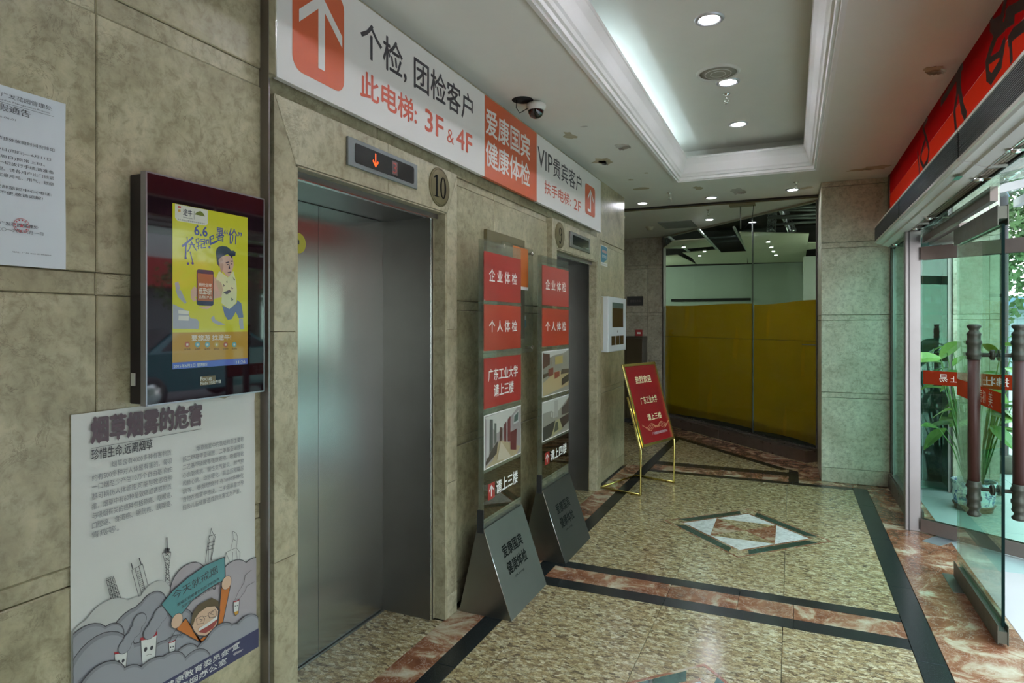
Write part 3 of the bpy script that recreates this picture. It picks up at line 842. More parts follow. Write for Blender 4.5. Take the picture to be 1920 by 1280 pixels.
for k, (u, v, lb) in enumerate(((1321, 470, 'left pair, near one'), (1312, 478, 'left pair, far one'), (1440, 452, 'right group, nearest'), (1446, 462, 'right group, second'), (1450, 470, 'right group, third'), (1455, 477, 'right group, farthest'), (1282, 462, 'far left, single'))):
    x_, y_ = onz(u, v, 2.70)
    f = thing('spotlight', 'tiny bright spotlight under the unfinished shop ceiling: ' + lb, 'light', (x_, y_, 2.70), 'spotlights in the unfinished shop')
    MB().lathe([(0.03, 0.018), (0.03, -.01), (0.026, -.012), (0, -.012)], (0, 0, 0), 14).build('can', M_PLASTICW, f)
    MB().lathe([(0, -.013), (0.022, -.013)], (0, 0, 0), 12).build('lens', M_SPOT, f)

for x_, y_, w_, lb in ((-3.0, 11.8, 12, 'left part of the unfinished shop behind the far wall'), (0.98, 9.5, 7, 'right part of the unfinished shop behind the pillar')):  # added fill lamps, out of sight, that brighten the shop
    f = thing('fill_lamp', 'unseen fill lamp added in the ' + lb, 'lamp', (x_, y_, 0))
    MB().tube([(0, 0, 0.02), (0, 0, 2.0)], 0.015, 8).build('stand', M_STEELD, f)
    MB().box(-.2, .2, -.2, .2, 0, .02).build('foot', M_STEELD, f)
    MB().box(-.10, .10, -.07, .07, 2.0, 2.12).build('head', M_PLASTICW, f)
    ld = bpy.data.lights.new('fill_light', 'POINT'); ld.energy = w_; ld.color = (0.86, 1.0, 0.86); ld.shadow_soft_size = 0.08
    lo = bpy.data.objects.new('bulb', ld); COL.objects.link(lo); lo.parent = f; lo.location = (0, 0, 2.25)

# ================================================================== FRONTAGE (right)
fr = struct('wall_right')
MB().box(0.84, 1.0, 6.8, 7.72, -.1, 3.4).build('core', M_GROUT, fr)
MB().box(0.95, 1.05, -3.2, -1.3, -.1, 3.4).build('plaster', M_FAR, fr)
MB().box(0.84, 1.0, -1.3, 6.84, CZ, 3.45).build('lintel', M_CEIL, fr)
# red transom: printed film on glass
tw = struct('window_2', 'high transom band of red film with dark brush characters seen from behind')
TXp = 0.825
M_RF1 = film('red_film_dark', (0.12, 0.001, 0.001), 0.9, 0.3, 0.02)
M_RF2 = film('red_film_orange', (0.20, 0.007, 0.002), 0.9, 0.3, 0.02)
M_RINK = flat('film_lettering', (0.02, 0.003, 0.004), 0.6)
for a, b in ((-1.3, 1.2), (1.2, 2.9), (2.9, 4.75), (4.75, 6.80)):
    MB().box(TXp, TXp + 0.008, a + 0.003, b - 0.003, 2.36, CZ).build('glass_pane', M_GLASS, tw)
    MB().quad((TXp - 0.002, a, 2.715), (TXp - 0.002, b, 2.715), (TXp - 0.002, b, CZ), (TXp - 0.002, a, CZ)).build('red_film', M_RF1, tw)
    MB().quad((TXp - 0.002, a, 2.36), (TXp - 0.002, b, 2.36), (TXp - 0.002, b, 2.714), (TXp - 0.002, a, 2.714)).build('orange_film', M_RF2, tw)
cv2 = Canvas(tw, (TXp - 0.004, 0, 0), (0, -1, 0), (0, 0, 1))
def R4(pts):
    out = []
    for x_, y_ in pts:
        u, v = 1600 + x_ * 0.3752, y_ * 0.375
        yy, zz = onx(u, v, TXp - 0.004); out.append((-yy, min(zz, CZ - 0.01)))
    return out
lst = []
for pts, w_ in (([(370, 590), (348, 640), (365, 690), (378, 750), (372, 800), (352, 838), (335, 800), (345, 745), (362, 690)], .035), ([(322, 760), (328, 830), (330, 890)], .03),
                ([(440, 512), (462, 478), (520, 375), (520, 460), (505, 560), (512, 640)], .045), ([(533, 320), (530, 440), (545, 540), (560, 578)], .06), ([(520, 372), (545, 330)], .04),
                ([(690, 40), (690, 130), (716, 170), (690, 240), (668, 310), (672, 380), (690, 395), (735, 320), (750, 225)], .05), ([(690, 130), (740, 100), (758, 10)], .05), ([(715, 170), (755, 130), (775, 60), (850, 20)], .045),
                ([(672, 310), (730, 270), (755, 200)], .03), ([(785, 195), (790, 300)], .035), ([(780, 200), (800, 170), (850, 130)], .05), ([(770, 60), (770, 110), (800, 90)], .05)):
    lst += cv2.stroke(R4(pts), w_, None)
cv2.polys(lst, M_RINK, 0, 'dark_lettering')
for yy in (6.80,):
    MB().box(TXp - 0.01, TXp + 0.03, 6.70, 6.80, 2.3, CZ).build('end_mullion', M_STEELD, tw)

# ---- air curtains over the door (three units end to end)
M_GRILL = flat('grille_black', (0.02, 0.02, 0.02), 0.5)
def aircurtain(y0, y1, label):
    u = thing('air_curtain', label, 'air curtain', (0.68, (y0 + y1) / 2, 2.25), 'air curtains in a row over the entrance')
    L = (y1 - y0) / 2 - 0.004
    # casing profile in x-z (front at x=0)
    pf = [(0.004, 0.135), (0.0, 0.0), (0.012, -0.008), (0.048, -0.014), (0.052, -0.026), (0.098, -0.040), (0.104, -0.040), (0.106, -0.012), (0.17, 0.002), (0.17, 0.14)]
    MB().prism([(x_, -L, z_) for x_, z_ in pf], (0, 2 * L, 0)).build('casing', flat('casing_silver', (0.78, 0.78, 0.75), 0.35, 0.1), u)
    mb = MB().box(-0.004, 0.0, -L + 0.01, L - 0.01, 0.012, 0.126); mb.build('intake_backing', M_BLACKP, u)
    mb = MB()
    for k in range(14):
        z = 0.014 + k * 0.0082; mb.box(-0.009, -0.003, -L + 0.012, L - 0.012, z, z + 0.0028)
    tag(mb.build('grille_slats', flat('grille_slat', (0.05, 0.05, 0.045), 0.4, 0.4), u), kind='stuff')
    MB().box(-0.010, 0.0, -L, L, 0.128, 0.142).build('top_trim', flat('trim_beige', (0.5, 0.47, 0.38), 0.4, 0.3), u)
    MB().box(-0.010, 0.0, -L, L, -0.004, 0.010).build('bottom_trim', flat('trim_beige', (0.5, 0.47, 0.38), 0.4, 0.3), u)
    # outlet with guide vanes
    for k, (x_, z_) in enumerate(((0.100, -0.044), (0.118, -0.036), (0.137, -0.032), (0.156, -0.028))):
        MB().box(x_, x_ + (0.004 if k == 0 else 0.011), -L + 0.005, L - 0.005, z_, z_ + 0.02).build('outlet_vane', M_CHROME if k == 0 else flat('vane_brown', (0.27, 0.20, 0.15), 0.4, 0.3), u)
    for sg_ in (-1, 1): MB().box(0.099, 0.168, min(sg_ * L, sg_ * (L - .004)), max(sg_ * L, sg_ * (L - .004)), -0.046, -0.034).build('end_bracket', flat('bracket_grey', (0.35, 0.34, 0.32), 0.35, 0.6), u)
    for f_ in (-0.45, 0.42):
        MB().lathe([(0, 0), (0.014, 0), (0.018, 0.004), (0.018, 0.012)], (0.12, f_ * L * 1.6, -0.056), 12).build('vane_knob', M_CHROME, u)
        MB().box(0.09, 0.17, f_ * L * 1.6 - 0.02, f_ * L * 1.6 + 0.02, -0.046, -0.044).build('vane_clip', M_CHROME, u)
    return u
aircurtain(5.05, 6.45, 'far black-grilled air curtain ending at the marble pillar')
u2 = aircurtain(3.35, 5.05, 'middle black-grilled air curtain over the glass leaf with the turned handle')
aircurtain(1.55, 3.35, 'nearest black-grilled air curtain at the upper right corner')
stc = thing('green_label', 'small green label on the underside of the middle air curtain', 'label', (0.73, 3.62, 2.2265))
MB().box(-0.02, 0.02, -0.045, 0.045, -0.004, -0.0025).build('label_sheet', flat('label_green', (0.10, 0.32, 0.22), 0.5), stc)
# header beam
hb = struct('trim_2', 'steel header beam over the glass entrance doors')
MB().box(0.874, 0.905, 3.72, 5.46, 2.12, 2.19).build('header_box', M_STEELP, hb)
MB().box(0.862, 0.872, -1.3, 6.8, 2.16, 2.25).build('header_glass', M_GPART, hb)
MB().box(0.83, 0.97, -1.3, 6.8, 2.30, 2.36).build('header_box', M_STEELD, hb)
MB().box(0.852, 0.861, -1.3, 6.8, 2.215, 2.30).build('gap_dark_filler', M_DARK, hb)  # added black filler standing in for the dark gap behind the casings
MB().box(0.925, 1.06, 4.58, 5.50, 2.11, 2.14).build('header_plate', M_STEELP, hb)
# jamb post
jp = struct('trim_3', 'stainless steel door post between the side glass and the swung door')
MB().box(0.768, 0.866, 5.46, 5.54, 0, 2.25).build('post', M_STEELV, jp, bevel=0.003)
MB().box(0.790, 0.795, 5.457, 5.46, 0, 2.25).build('post_groove', M_DARK, jp)
# side glass beyond the post
sg = struct('window_3', 'narrow fixed side glass between the marble pillar and the door post')
MB().box(0.855, 0.867, 5.54, 6.80, 0.14, 2.30).build('glass_pane', M_GTEAL, sg)
MB().box(0.82, 0.90, 5.54, 6.80, 0, 0.13).build('stone_sill', M_PLINTH, sg)
MB().box(0.835, 0.88, 5.54, 6.80, 0.13, 0.145).build('sill_cap', M_STEELV, sg)
MB().box(0.845, 0.875, 6.70, 6.73, 0.14, 2.30).build('mullion', M_STEELD, sg)
MB().box(0.80, 0.845, 5.54, 6.0, 1.22, 1.30).build('floor', M_DARK, sg) if False else None
# glass frontage beside / behind the camera
nf = struct('window_4', 'glass frontage beside the camera')
for a, b in ((-1.3, 0.2), (0.2, 1.65)):
    MB().box(0.91, 0.922, a + 0.01, b - 0.01, 0.1, 2.11).build('glass_pane', M_GLASS, nf)
    MB().box(0.88, 0.95, b - 0.04, b + 0.02, 0.0, 2.115).build('mullion', M_STEELP, nf)
    MB().box(0.89, 0.94, a, b, 0.0, 0.1).build('bottom_rail', M_STEELP, nf)

# ---- glass doors
M_STRIP = film('red_strip', (0.26, 0.020, 0.005), 0.35, 0.2, 0.03)
def handle(parent, x, y, name='pull_handle'):
    """turned bar: bronze caps, red-brown shaft"""
    h = MB().lathe([(0.026, 0.16), (0.026, 0.80)], (0, 0, 0), 20).build(name, flat('shaft_mahogany', (0.050, 0.020, 0.015), 0.42, spec=0.25), parent, (x, y, 0.58))
    tz = [(0.0, 0.0), (0.024, 0.0), (0.030, 0.006), (0.030, 0.014), (0.022, 0.022), (0.020, 0.032), (0.029, 0.042), (0.031, 0.050), (0.028, 0.056), (0.028, 0.075), (0.033, 0.082), (0.033, 0.096), (0.028, 0.102), (0.028, 0.135), (0.034, 0.142), (0.034, 0.152), (0.029, 0.160), (0.029, 0.172), (0.026, 0.174)]
    M_BRZ = flat('dark_bronze', (0.045, 0.045, 0.032), 0.45, 0.5, grain=0.15, gscale=40)
    for z0, sg_ in ((0.0, 1), (0.945, -1)):
        o = MB().lathe([(r, z * sg_) for r, z in tz], (0, 0, 0), 24).build('turned_cap', M_BRZ, h, (0, 0, z0))
    return h, M_BRZ
def leaf(root, y0, y1, near_handle, strip_txt):
    H_ = 2.10
    MB().box(-0.006, 0.006, y0 + 0.004, y1 - 0.004, 0.10, 2.0).build('glass_pane', M_GLEAF, root)
    if near_handle: MB().box(-0.0062, 0.0062, y0 - 0.001, y0 + 0.004, 0.10, 2.0).build('glass_edge', M_GEDGE, root)
    for z0, z1, nm in ((0.012, 0.105, 'bottom_rail'), (1.995, 2.09, 'top_rail')):
        mb = MB()
        for x_ in (-0.022, 0.018): mb.box(x_, x_ + 0.004, y0, y1, z0, z1)
        mb.box(-0.018, 0.018, y0 + 0.004, y1 - 0.004, z0 + 0.006 if z0 < 1 else z0 + 0.03, z1 - 0.03 if z0 < 1 else z1 - 0.006)
        mb.build(nm, M_RAILN if near_handle else M_STEELP, root)
dl = struct('door_3', 'closed green-tinted glass door leaf with a turned brown pull handle')
dl.location = (0.910, 0, 0)
leaf(dl, 3.655, 4.54, True, '')
h1, MBZ = handle(dl, 0.092, 3.775)
h2, _ = handle(dl, -0.088, 3.775)
for z in (0.715, 1.375):
    MB().lathe([(0.010, -0.10), (0.010, 0.075)], (0, 0, 0), 12, 'x').build('handle_spindle', MBZ, dl, (0, 3.775, z))
    MB().lathe([(0.0, -0.024), (0.017, -0.024), (0.026, -0.019), (0.026, -0.015), (0.022, -0.013), (0.026, -0.011), (0.026, -0.007), (0.0, -0.007)], (0, 0, 0), 20, 'x').build('handle_rosette', MBZ, dl, (0, 3.775, z))
    MB().lathe([(0.0, 0.024), (0.017, 0.024), (0.026, 0.019), (0.026, 0.007), (0.0, 0.007)], (0, 0, 0), 20, 'x').build('handle_rosette', MBZ, dl, (0, 3.775, z))
MB().quad((-0.0068, 3.66, 1.105), (-0.0068, 4.535, 1.105), (-0.0068, 4.535, 1.20), (-0.0068, 3.66, 1.20)).build('red_strip', M_STRIP, dl)
cs = Canvas(dl, (-0.0072, 0, 0), (0, 1, 0), (0, 0, 1)); cs.n = Vector((-1, 0, 0))
M_STW = flat('strip_white', (0.75, 0.72, 0.62), 0.5)
cs.text('美', 3.80, 3.87, 1.115, 1.19, M_STW, 1, 0.0, mirror=True, name='strip_lettering')
cs.text('易初', 3.92, 4.04, 1.12, 1.185, M_STW, 1, 0.0, mirror=True, name='strip_lettering')
cs2 = Canvas(dl, (-0.0068, 0, 0), (0, -1, 0), (0, 0, 1))
# floor spring plate
fp = thing('floor_spring_plate', 'dark steel floor plate under the hinge of the closed glass door', 'floor plate', (0.90, 4.45, 0))
MB().box(-0.06, 0.10, -0.15, 0.15, 0, 0.003).build('plate', M_STEELD, fp)
fp2 = thing('floor_spring_plate', 'pale grey steel floor plate at the foot of the stainless door post', 'floor plate', (0.96, 5.30, 0), rz=0.95)
MB().box(-0.13, 0.16, -0.06, 0.06, 0, 0.003).build('plate', flat('plate_grey', (0.33, 0.36, 0.37), 0.35, 0.6), fp2)
# far leaf, swung outwards
d4 = struct('door_4', 'outward swung glass door leaf with a red strip beside the steel post')
d4.location = (0.872, 5.445, 0); d4.rotation_euler = (0, 0, math.radians(-35.5) + PI / 2 + PI)
leaf(d4, 0.0, 1.05, False, '')
MB().quad((0.0068, 0.01, 1.09), (0.0068, 1.04, 1.09), (0.0068, 1.04, 1.19), (0.0068, 0.01, 1.19)).build('red_strip', M_STRIP, d4)
cs = Canvas(d4, (0.0074, 0, 0), (0, 1, 0), (0, 0, 1)); cs.n = Vector((1, 0, 0))
cs.text('易', 0.12, 0.175, 1.115, 1.170, M_STW, 1, mirror=True, name='strip_lettering')
cs.text('上', 0.19, 0.232, 1.118, 1.160, M_STW, 1, mirror=True, name='strip_lettering')
cs.text('拂壮', 0.39, 0.54, 1.112, 1.172, M_STW, 1, mirror=True, name='strip_lettering')
h3, _ = handle(d4, -0.10, 0.93)
h4, _ = handle(d4, 0.10, 0.93)

# ================================================================== OUTSIDE
og = struct('ground')
M_PAVE = flat('outside_paving', (0.50, 0.43, 0.42), 0.35, grain=0.10, gscale=2.5)
M_PAVE2 = flat('outside_paving_grey', (0.36, 0.42, 0.40), 0.35, grain=0.12, gscale=3)
MB().box(1.0, 22, -9, 30, -0.14, -0.021).build('subsoil', M_GROUT, og)
for i in range(6):
    for j in range(11):
        x0 = 1.02 + i * 0.9; y0 = -1.5 + j * 0.9
        tile(og, M_PAVE if (i + (y0 > 4.6) * 7 < 7) else M_PAVE2, x0, x0 + 0.9, y0, y0 + 0.9, 'paving_slab', z=-0.002)
MB().box(6.42, 13.5, -9, 30, -0.02, -0.012).build('asphalt', flat('asphalt', (0.16, 0.165, 0.17), 0.6, grain=0.2, gscale=40), og)
MB().box(1.02, 6.42, 8.4, 30, -0.02, -0.004).build('pavement_far', M_PAVE2, og)
MB().box(1.02, 6.42, -9, -1.5, -0.02, -0.004).build('pavement_near', M_PAVE, og)
MB().box(13.5, 22, -9, 30, -0.02, 0.08).build('kerb_side', M_PAVE2, og)
# outer stone wall beyond the doors
ow = struct('wall_outside')
MB().box(1.34, 1.66, 6.845, 7.6, 0, 3.4).build('core', M_GROUT, ow)
MB().box(1.0, 1.34, 7.3, 7.6, 0, 3.4).build('core', M_GROUT, ow)
for z0, z1 in zip(zp + [3.4], (zp + [3.4])[1:]):
    panel(ow, M_PILLAR, 'y', 6.82 + (0.004 if z1 - z0 < .1 else 0), 0.022, 1.325, 1.60, z0, z1, 'stone_panel')
    panel(ow, M_PILLAR, 'y', 6.84, 0.02, 1.602, 1.68, z0, z1, 'stone_panel')
    panel(ow, M_PILLAR, 'x', 1.325, 0.02, 6.845, 7.28, z0, z1, 'stone_panel')
M_OUTW = flat('painted_dark_backing', (0.05, 0.075, 0.065), 0.6)  # darkness behind the teal glass is put into this colour
og2 = struct('window_5', 'dark teal fixed glass between the pillar and the outer marble pier')
MB().box(1.0, 1.30, 6.86, 6.872, 0.02, 2.9).build('glass_pane', M_GTEAL, og2)
MB().box(1.296, 1.325, 6.85, 6.88, 0.0, 2.9).build('glass_edge_bar', M_STEELV, og2)
MB().box(0.98, 1.33, 7.26, 7.3, 0, 2.9).build('backing', M_OUTW, og2)
MB().box(1.0, 1.004, 6.88, 7.26, 0, 2.9).build('backing', M_OUTW, og2); MB().box(1.0, 1.325, 6.86, 7.3, 2.9, 2.93).build('cap', M_STEELD, og2)
# brown column
bc = thing('brown_column', 'dark brown ridged column standing outside by the outer marble pier', 'column', (1.99, 8.0, 0))
mb = MB()
for k in range(16):
    pass
mb.lathe([(0.075, 0), (0.075, 0.08), (0.048, 0.10), (0.045, 3.0)], (0, 0, 0), 14).build('shaft', flat('column_brown', (0.028, 0.017, 0.012), 0.6, grain=0.3, gscale=25), bc)
MB().lathe([(0.09, 0), (0.09, 0.16), (0.08, 0.18)], (0, 0, 0), 14).build('foot', M_GROUT, bc)
# glass canopy
cn = thing('glass_canopy', 'pale glass canopy on steel purlins above the entrance', 'canopy', (1.0, 0, 2.62))
M_CANG = glassmat('canopy_glass', (0.78, 0.92, 0.93), 0.05, dirt=0.16)
for k in range(8):
    y0 = -1.5 + k * 1.2
    MB().quad((0, y0 + .01, 0.02), (2.4, y0 + .01, 0.50), (2.4, y0 + 1.19, 0.50), (0, y0 + 1.19, 0.02)).build('glass_sheet', M_CANG, cn)
    MB().prism([(0, y0 - .02, -0.07), (2.4, y0 - .02, 0.43), (2.4, y0 - .02, 0.49), (0, y0 - .02, 0.01)], (0, 0.04, 0)).build('purlin', M_STEELV, cn)
MB().box(2.36, 2.44, -1.5, 8.1, 0.40, 0.50).build('edge_beam', M_STEELV, cn)
MB().box(1.1, 1.16, -1.5, 8.1, 0.12, 0.20).build('cross_beam', M_STEELV, cn)

# ---- potted plants
M_LEAF = flat('leaf_green', (0.07, 0.19, 0.03), 0.35, grain=0.35, gscale=7)
M_LEAF2 = flat('leaf_lime', (0.20, 0.34, 0.07), 0.35, grain=0.25, gscale=7)
def potm():
    m, n, l, b = newmat('blue_white_porcelain')
    tc = n.new('ShaderNodeTexCoord')
    n1 = noise(n, l, tc.outputs['Object'], 16, 3, 0.6, 1.5); r = ramp(n, [(0.50, (0.72, 0.80, 0.82)), (0.545, (0.05, 0.12, 0.30)), (0.62, (0.10, 0.22, 0.42)), (0.66, (0.72, 0.80, 0.82))])
    l.new(n1.outputs['Fac'], r.inputs[0]); l.new(r.outputs[0], b.inputs['Base Color']); b.inputs['Roughness'].default_value = 0.15
    return m
M_POT = potm()
_leaf = {}
def leafmesh(mat):
    if mat.name in _leaf: return _leaf[mat.name]
    mb = MB(); n = 7; prev = None
    for k in range(n + 1):
        t = k / n; w_ = 0.42 * math.sin(PI * min(1, t * 0.96 + 0.02)) ** 0.8 * (1 - 0.35 * t); x_ = t; z_ = -0.35 * t * t
        cur = [(x_, -w_, z_ + 0.08 * w_), (x_, 0, z_ - 0.02), (x_, w_, z_ + 0.08 * w_)]
        if prev: mb.quad(prev[0], prev[1], cur[1], cur[0]); mb.quad(prev[1], prev[2], cur[2], cur[1])
        prev = cur
    me = mb.mesh('leaf', mat); _leaf[mat.name] = me; return me
def plant(x, y, h, label, seed, pot_r=0.2, n=26, pot_h=0.34):
    rnd = random.Random(seed)
    root = thing('potted_plant', label, 'plant', (x, y, 0), rz=rnd.random())
    MB().lathe([(pot_r * .86, 0), (pot_r * .9, .03), (pot_r * 1.0, .05)], (0, 0, 0), 28).build('pot_stand', flat('stand_wood', (0.09, 0.04, 0.02), 0.4), root)
    MB().lathe([(pot_r * .9, .05), (pot_r * .98, .12), (pot_r * 1.0, pot_h * .8), (pot_r * 1.06, pot_h), (pot_r * .96, pot_h), (pot_r * .93, pot_h - .04)], (0, 0, 0), 32, caps=False).build('pot', M_POT, root)
    MB().lathe([(0, pot_h - .05), (pot_r * .95, pot_h - .05)], (0, 0, 0), 20).build('soil', M_DARK, root)
    for k in range(n):
        a = rnd.random() * 6.28; top = Vector((0.26 * rnd.uniform(.2, 1.25) * math.cos(a), 0.26 * rnd.uniform(.2, 1.25) * math.sin(a), pot_h + (h - pot_h) * rnd.uniform(0.3, 0.97)))
        base = Vector((0.05 * math.cos(a), 0.05 * math.sin(a), pot_h - .05))
        st = MB().tube([base, base.lerp(top, .5) + Vector((0, 0, .08)), top], [.006, .005, .003], 5).build('stem', M_LEAF, root)
        lf = bpy.data.objects.new('leaf', leafmesh(M_LEAF2 if k % 3 else M_LEAF)); COL.objects.link(lf); lf.parent = root
        s = rnd.uniform(.13, .25); lf.scale = (s, s, s); lf.location = top
        lf.rotation_euler = (rnd.uniform(-.5, .5), rnd.uniform(-.5, .6), a + rnd.uniform(-.6, .6))
    return root
plant(1.37, 6.30, 1.50, 'broad-leaved potted plant in a blue and white porcelain pot beyond the glass door', 3, 0.15, 48, 0.24)
plant(2.35, 6.55, 1.5, 'lime green broad-leaved plant standing outside by the brown column', 5, 0.17, 30, 0.3)

# ---- trees
def tree(x, y, h, label, seed, mat, r=2.2):
    rnd = random.Random(seed); root = thing('street_tree', label, 'tree', (x, y, 0), 'street trees across the road')
    MB().tube([(0, 0, 0), (0.05, 0.04, h * .35), (0.0, 0.1, h * .62)], [.18, .14, .07], 9).build('trunk', flat('bark', (0.10, 0.075, 0.05), 0.9, grain=0.3, gscale=18), root)
    mb = MB()
    cl = [(rnd.uniform(-r, r) * .75, rnd.uniform(-r, r) * .75, h * rnd.uniform(.36, .95), rnd.uniform(.5, 1.0)) for _ in range(30)]
    for cx, cy, cz, cr in cl:
        for _ in range(380):
            d = Vector((rnd.gauss(0, 1), rnd.gauss(0, 1), rnd.gauss(0, 1))).normalized() * cr * rnd.uniform(.6, 1.05)
            p = Vector((cx, cy, cz)) + d; s = rnd.uniform(.04, .085)
            a = Vector((rnd.gauss(0, 1), rnd.gauss(0, 1), rnd.gauss(0, .6))).normalized() * s; b_ = a.cross(Vector((rnd.gauss(0, 1), rnd.gauss(0, 1), rnd.gauss(0, 1)))).normalized() * s * .6
            mb.quad(p - a, p - b_, p + a, p + b_)
    me = bpy.data.meshes.new('foliage'); me.from_pydata([tuple(v) for v in mb.v], [], mb.f); me.materials.append(mat)
    o = bpy.data.objects.new('foliage', me); COL.objects.link(o); o.parent = root; tag(o, kind='stuff')
TG1 = flat('tree_green', (0.07, 0.145, 0.045), 0.6, grain=0.4, gscale=3); TG2 = flat('tree_light_green', (0.10, 0.17, 0.05), 0.6, grain=0.4, gscale=3)
tree(4.0, 14.2, 5.4, 'leafy street tree seen past the door edge above the white building', 1, TG1, 1.7)
tree(9.3, 12.0, 6.5, 'leafy street tree further right along the pavement', 2, TG2, 1.9)
tree(10.5, -3.5, 6.5, 'leafy street tree across the pavement facing the entrance', 4, TG1)
# ---- white tiled building with a blue roof
bd = thing('tiled_building', 'low white tiled building with a pale blue roof beyond the trees', 'building', (3.4, 20.5, 0))
def tilem():
    m, n, l, b = newmat('small_white_tiles')
    tc = n.new('ShaderNodeTexCoord'); mp = n.new('ShaderNodeMapping'); mp.inputs['Rotation'].default_value = (PI / 2, 0, 0)
    l.new(tc.outputs['Object'], mp.inputs['Vector'])
    br = n.new('ShaderNodeTexBrick'); br.offset = 0; br.inputs['Scale'].default_value = 3.0; br.inputs['Brick Width'].default_value = .5; br.inputs['Row Height'].default_value = .5; br.inputs['Mortar Size'].default_value = .02
    br.inputs['Color1'].default_value = (.26, .33, .36, 1); br.inputs['Color2'].default_value = (.30, .37, .40, 1); br.inputs['Mortar'].default_value = (.14, .19, .21, 1)
    l.new(mp.outputs[0], br.inputs['Vector']); l.new(br.outputs[0], b.inputs['Base Color']); return m
MB().box(-0.6, 9.0, 0, 4, 0, 2.0).build('wall', tilem(), bd)
MB().box(-0.9, 9.3, -0.4, 4.4, 2.0, 2.25).build('roof', flat('roof_blue', (0.12, 0.22, 0.32), 0.4), bd)
for k in range(4):
    f = box('window', flat('frame_white', (.7, .75, .75), .4), bd, 0.5 + k * 2.1, 1.7 + k * 2.1, -0.05, 0.0, 0.8, 1.7)
    MB().box(-.54, .54, -.035, -.028, -.40, .40).build('pane', M_BLACKP, f)
# ---- buildings across the road (reflections in the steel and the screen)
bb = thing('street_building', 'grey shop building across the road with a long sign band', 'building', (15, 2, 0))
MB().box(0, 5, -11, 16, 3.6, 8).build('upper_wall', flat('bld_grey', (0.46, 0.47, 0.45), 0.8, grain=0.15, gscale=2), bb)
MB().box(-0.3, 0.2, -11, 16, 2.7, 3.6).build('sign_band', flat('sign_red', (0.45, 0.03, 0.02), 0.6), bb)
MB().box(0.2, 5, -11, 16, 0, 2.7).build('shop_front', flat('bld_dark', (0.12, 0.14, 0.14), 0.5), bb)
for k in range(9):
    MB().box(-0.02, 0, -10 + k * 2.9, -8.2 + k * 2.9, 4.6, 6.2).build('window', M_BLACKP, bb)
# ---- cars at the kerb
def car(x, y, col, label, rz=0.0):
    root = thing('car', label, 'car', (x, y, 0), 'cars parked at the kerb', rz=rz)
    P_ = [(-2.2, .35), (-2.25, .62), (-2.1, .88), (-1.35, 1.02), (-.75, 1.42), (.75, 1.45), (1.45, 1.06), (2.1, .98), (2.25, .7), (2.2, .35)]
    m_ = flat('car_paint_%s' % col[0], col[1], 0.2, coat=0.8)
    W_ = .86
    mb = MB()
    n = len(P_)
    def wd(z): return W_ if z < 1.0 else W_ - (z - 1.0) * .5
    L_ = [(-wd(z), p, z) for p, z in P_]; R2 = [(wd(z), p, z) for p, z in P_]
    mb.poly(L_); mb.poly(R2)
    for k in range(n):
        mb.quad(L_[k], L_[(k + 1) % n], R2[(k + 1) % n], R2[k])
    mb.build('body', m_, root)
    G = [(-1.18, 1.06), (-.72, 1.37), (.68, 1.39), (1.3, 1.08)]
    for s in (-1, 1):
        MB().poly([(s * (wd(z) + .008), p, z) for p, z in G]).build('side_window', M_BLACKP, root)
        MB().poly([(s * .875, a_, b_) for a_, b_ in ((1.85, .66), (2.2, .66), (2.2, .82), (1.8, .84))]).build('tail_lamp', flat('lamp_red', (.4, .02, .02), .2), root)
    MB().poly([(-.7, -1.32, 1.06), (.7, -1.32, 1.06), (.62, -.8, 1.43), (-.62, -.8, 1.43)]).build('windscreen', M_BLACKP, root)
    MB().box(-.4, .4, -2.27, -2.24, .5, .72).build('radiator_grille', M_CHROME, root)
    for s in (-1, 1): MB().box(min(s * .5, s * .8), max(s * .5, s * .8), -2.25, -2.2, .62, .78).build('headlamp', M_PLASTICW, root)
    for s in (-1, 1):
        for p in (-1.4, 1.4):
            w_ = MB().lathe([(.0, -.1), (.2, -.1), (.31, -.08), (.33, 0), (.31, .08), (.2, .1), (0, .1)], (0, 0, 0), 20, 'x').build('wheel', M_BLACKP, root, (s * .8, p, .33))
            MB().lathe([(0, -.11), (.18, -.11), (.19, -.1), (.19, .1), (.18, .11), (0, .11)], (0, 0, 0), 12, 'x').build('hub', M_CHROME, w_)
car(7.4, 3.2, ('dark', (0.012, 0.016, 0.02)), 'black saloon car parked at the kerb facing the entrance doors')
car(7.5, 8.6, ('teal', (0.02, 0.13, 0.15)), 'teal car parked behind the black saloon at the kerb')

# ================================================================== THINGS ON THE LEFT WALL
W_ = lambda u, v, x=-1.625: onx(u, v, x)
# ---- long overhead sign
bs = thing('overhead_sign', 'long white and orange direction sign board across the wall over both lifts', 'sign', (FX + 0.001, 1.637, 2.37))
S0 = -1.605
def brd(y0, y1, mat, nm):
    MB().box(0, 0.024, y0 - 1.637, y1 - 1.637, 0, 0.468).build(nm, mat, bs)
brd(1.637, 3.228, M_BANNER, 'left_board'); brd(3.229, 4.031, M_ORANGE, 'orange_board'); brd(4.032, 5.624, M_BANNER, 'right_board')
MB().box(-0.04, -0.001, 0.02, 3.96, 0.02, 0.45).build('batten', M_GROUT, bs)
for yy in (-0.006,):
    MB().box(-0.01, 0.026, yy, 0, -0.003, 0.471).build('edge_strip', M_CHROME, bs)
sgc = Canvas(bs, (0.0245, -1.637, -2.37), (0, 1, 0), (0, 0, 1), 0.0006)
sx = FX + 0.0255
def SW(u, v): return onx(u, v, sx)
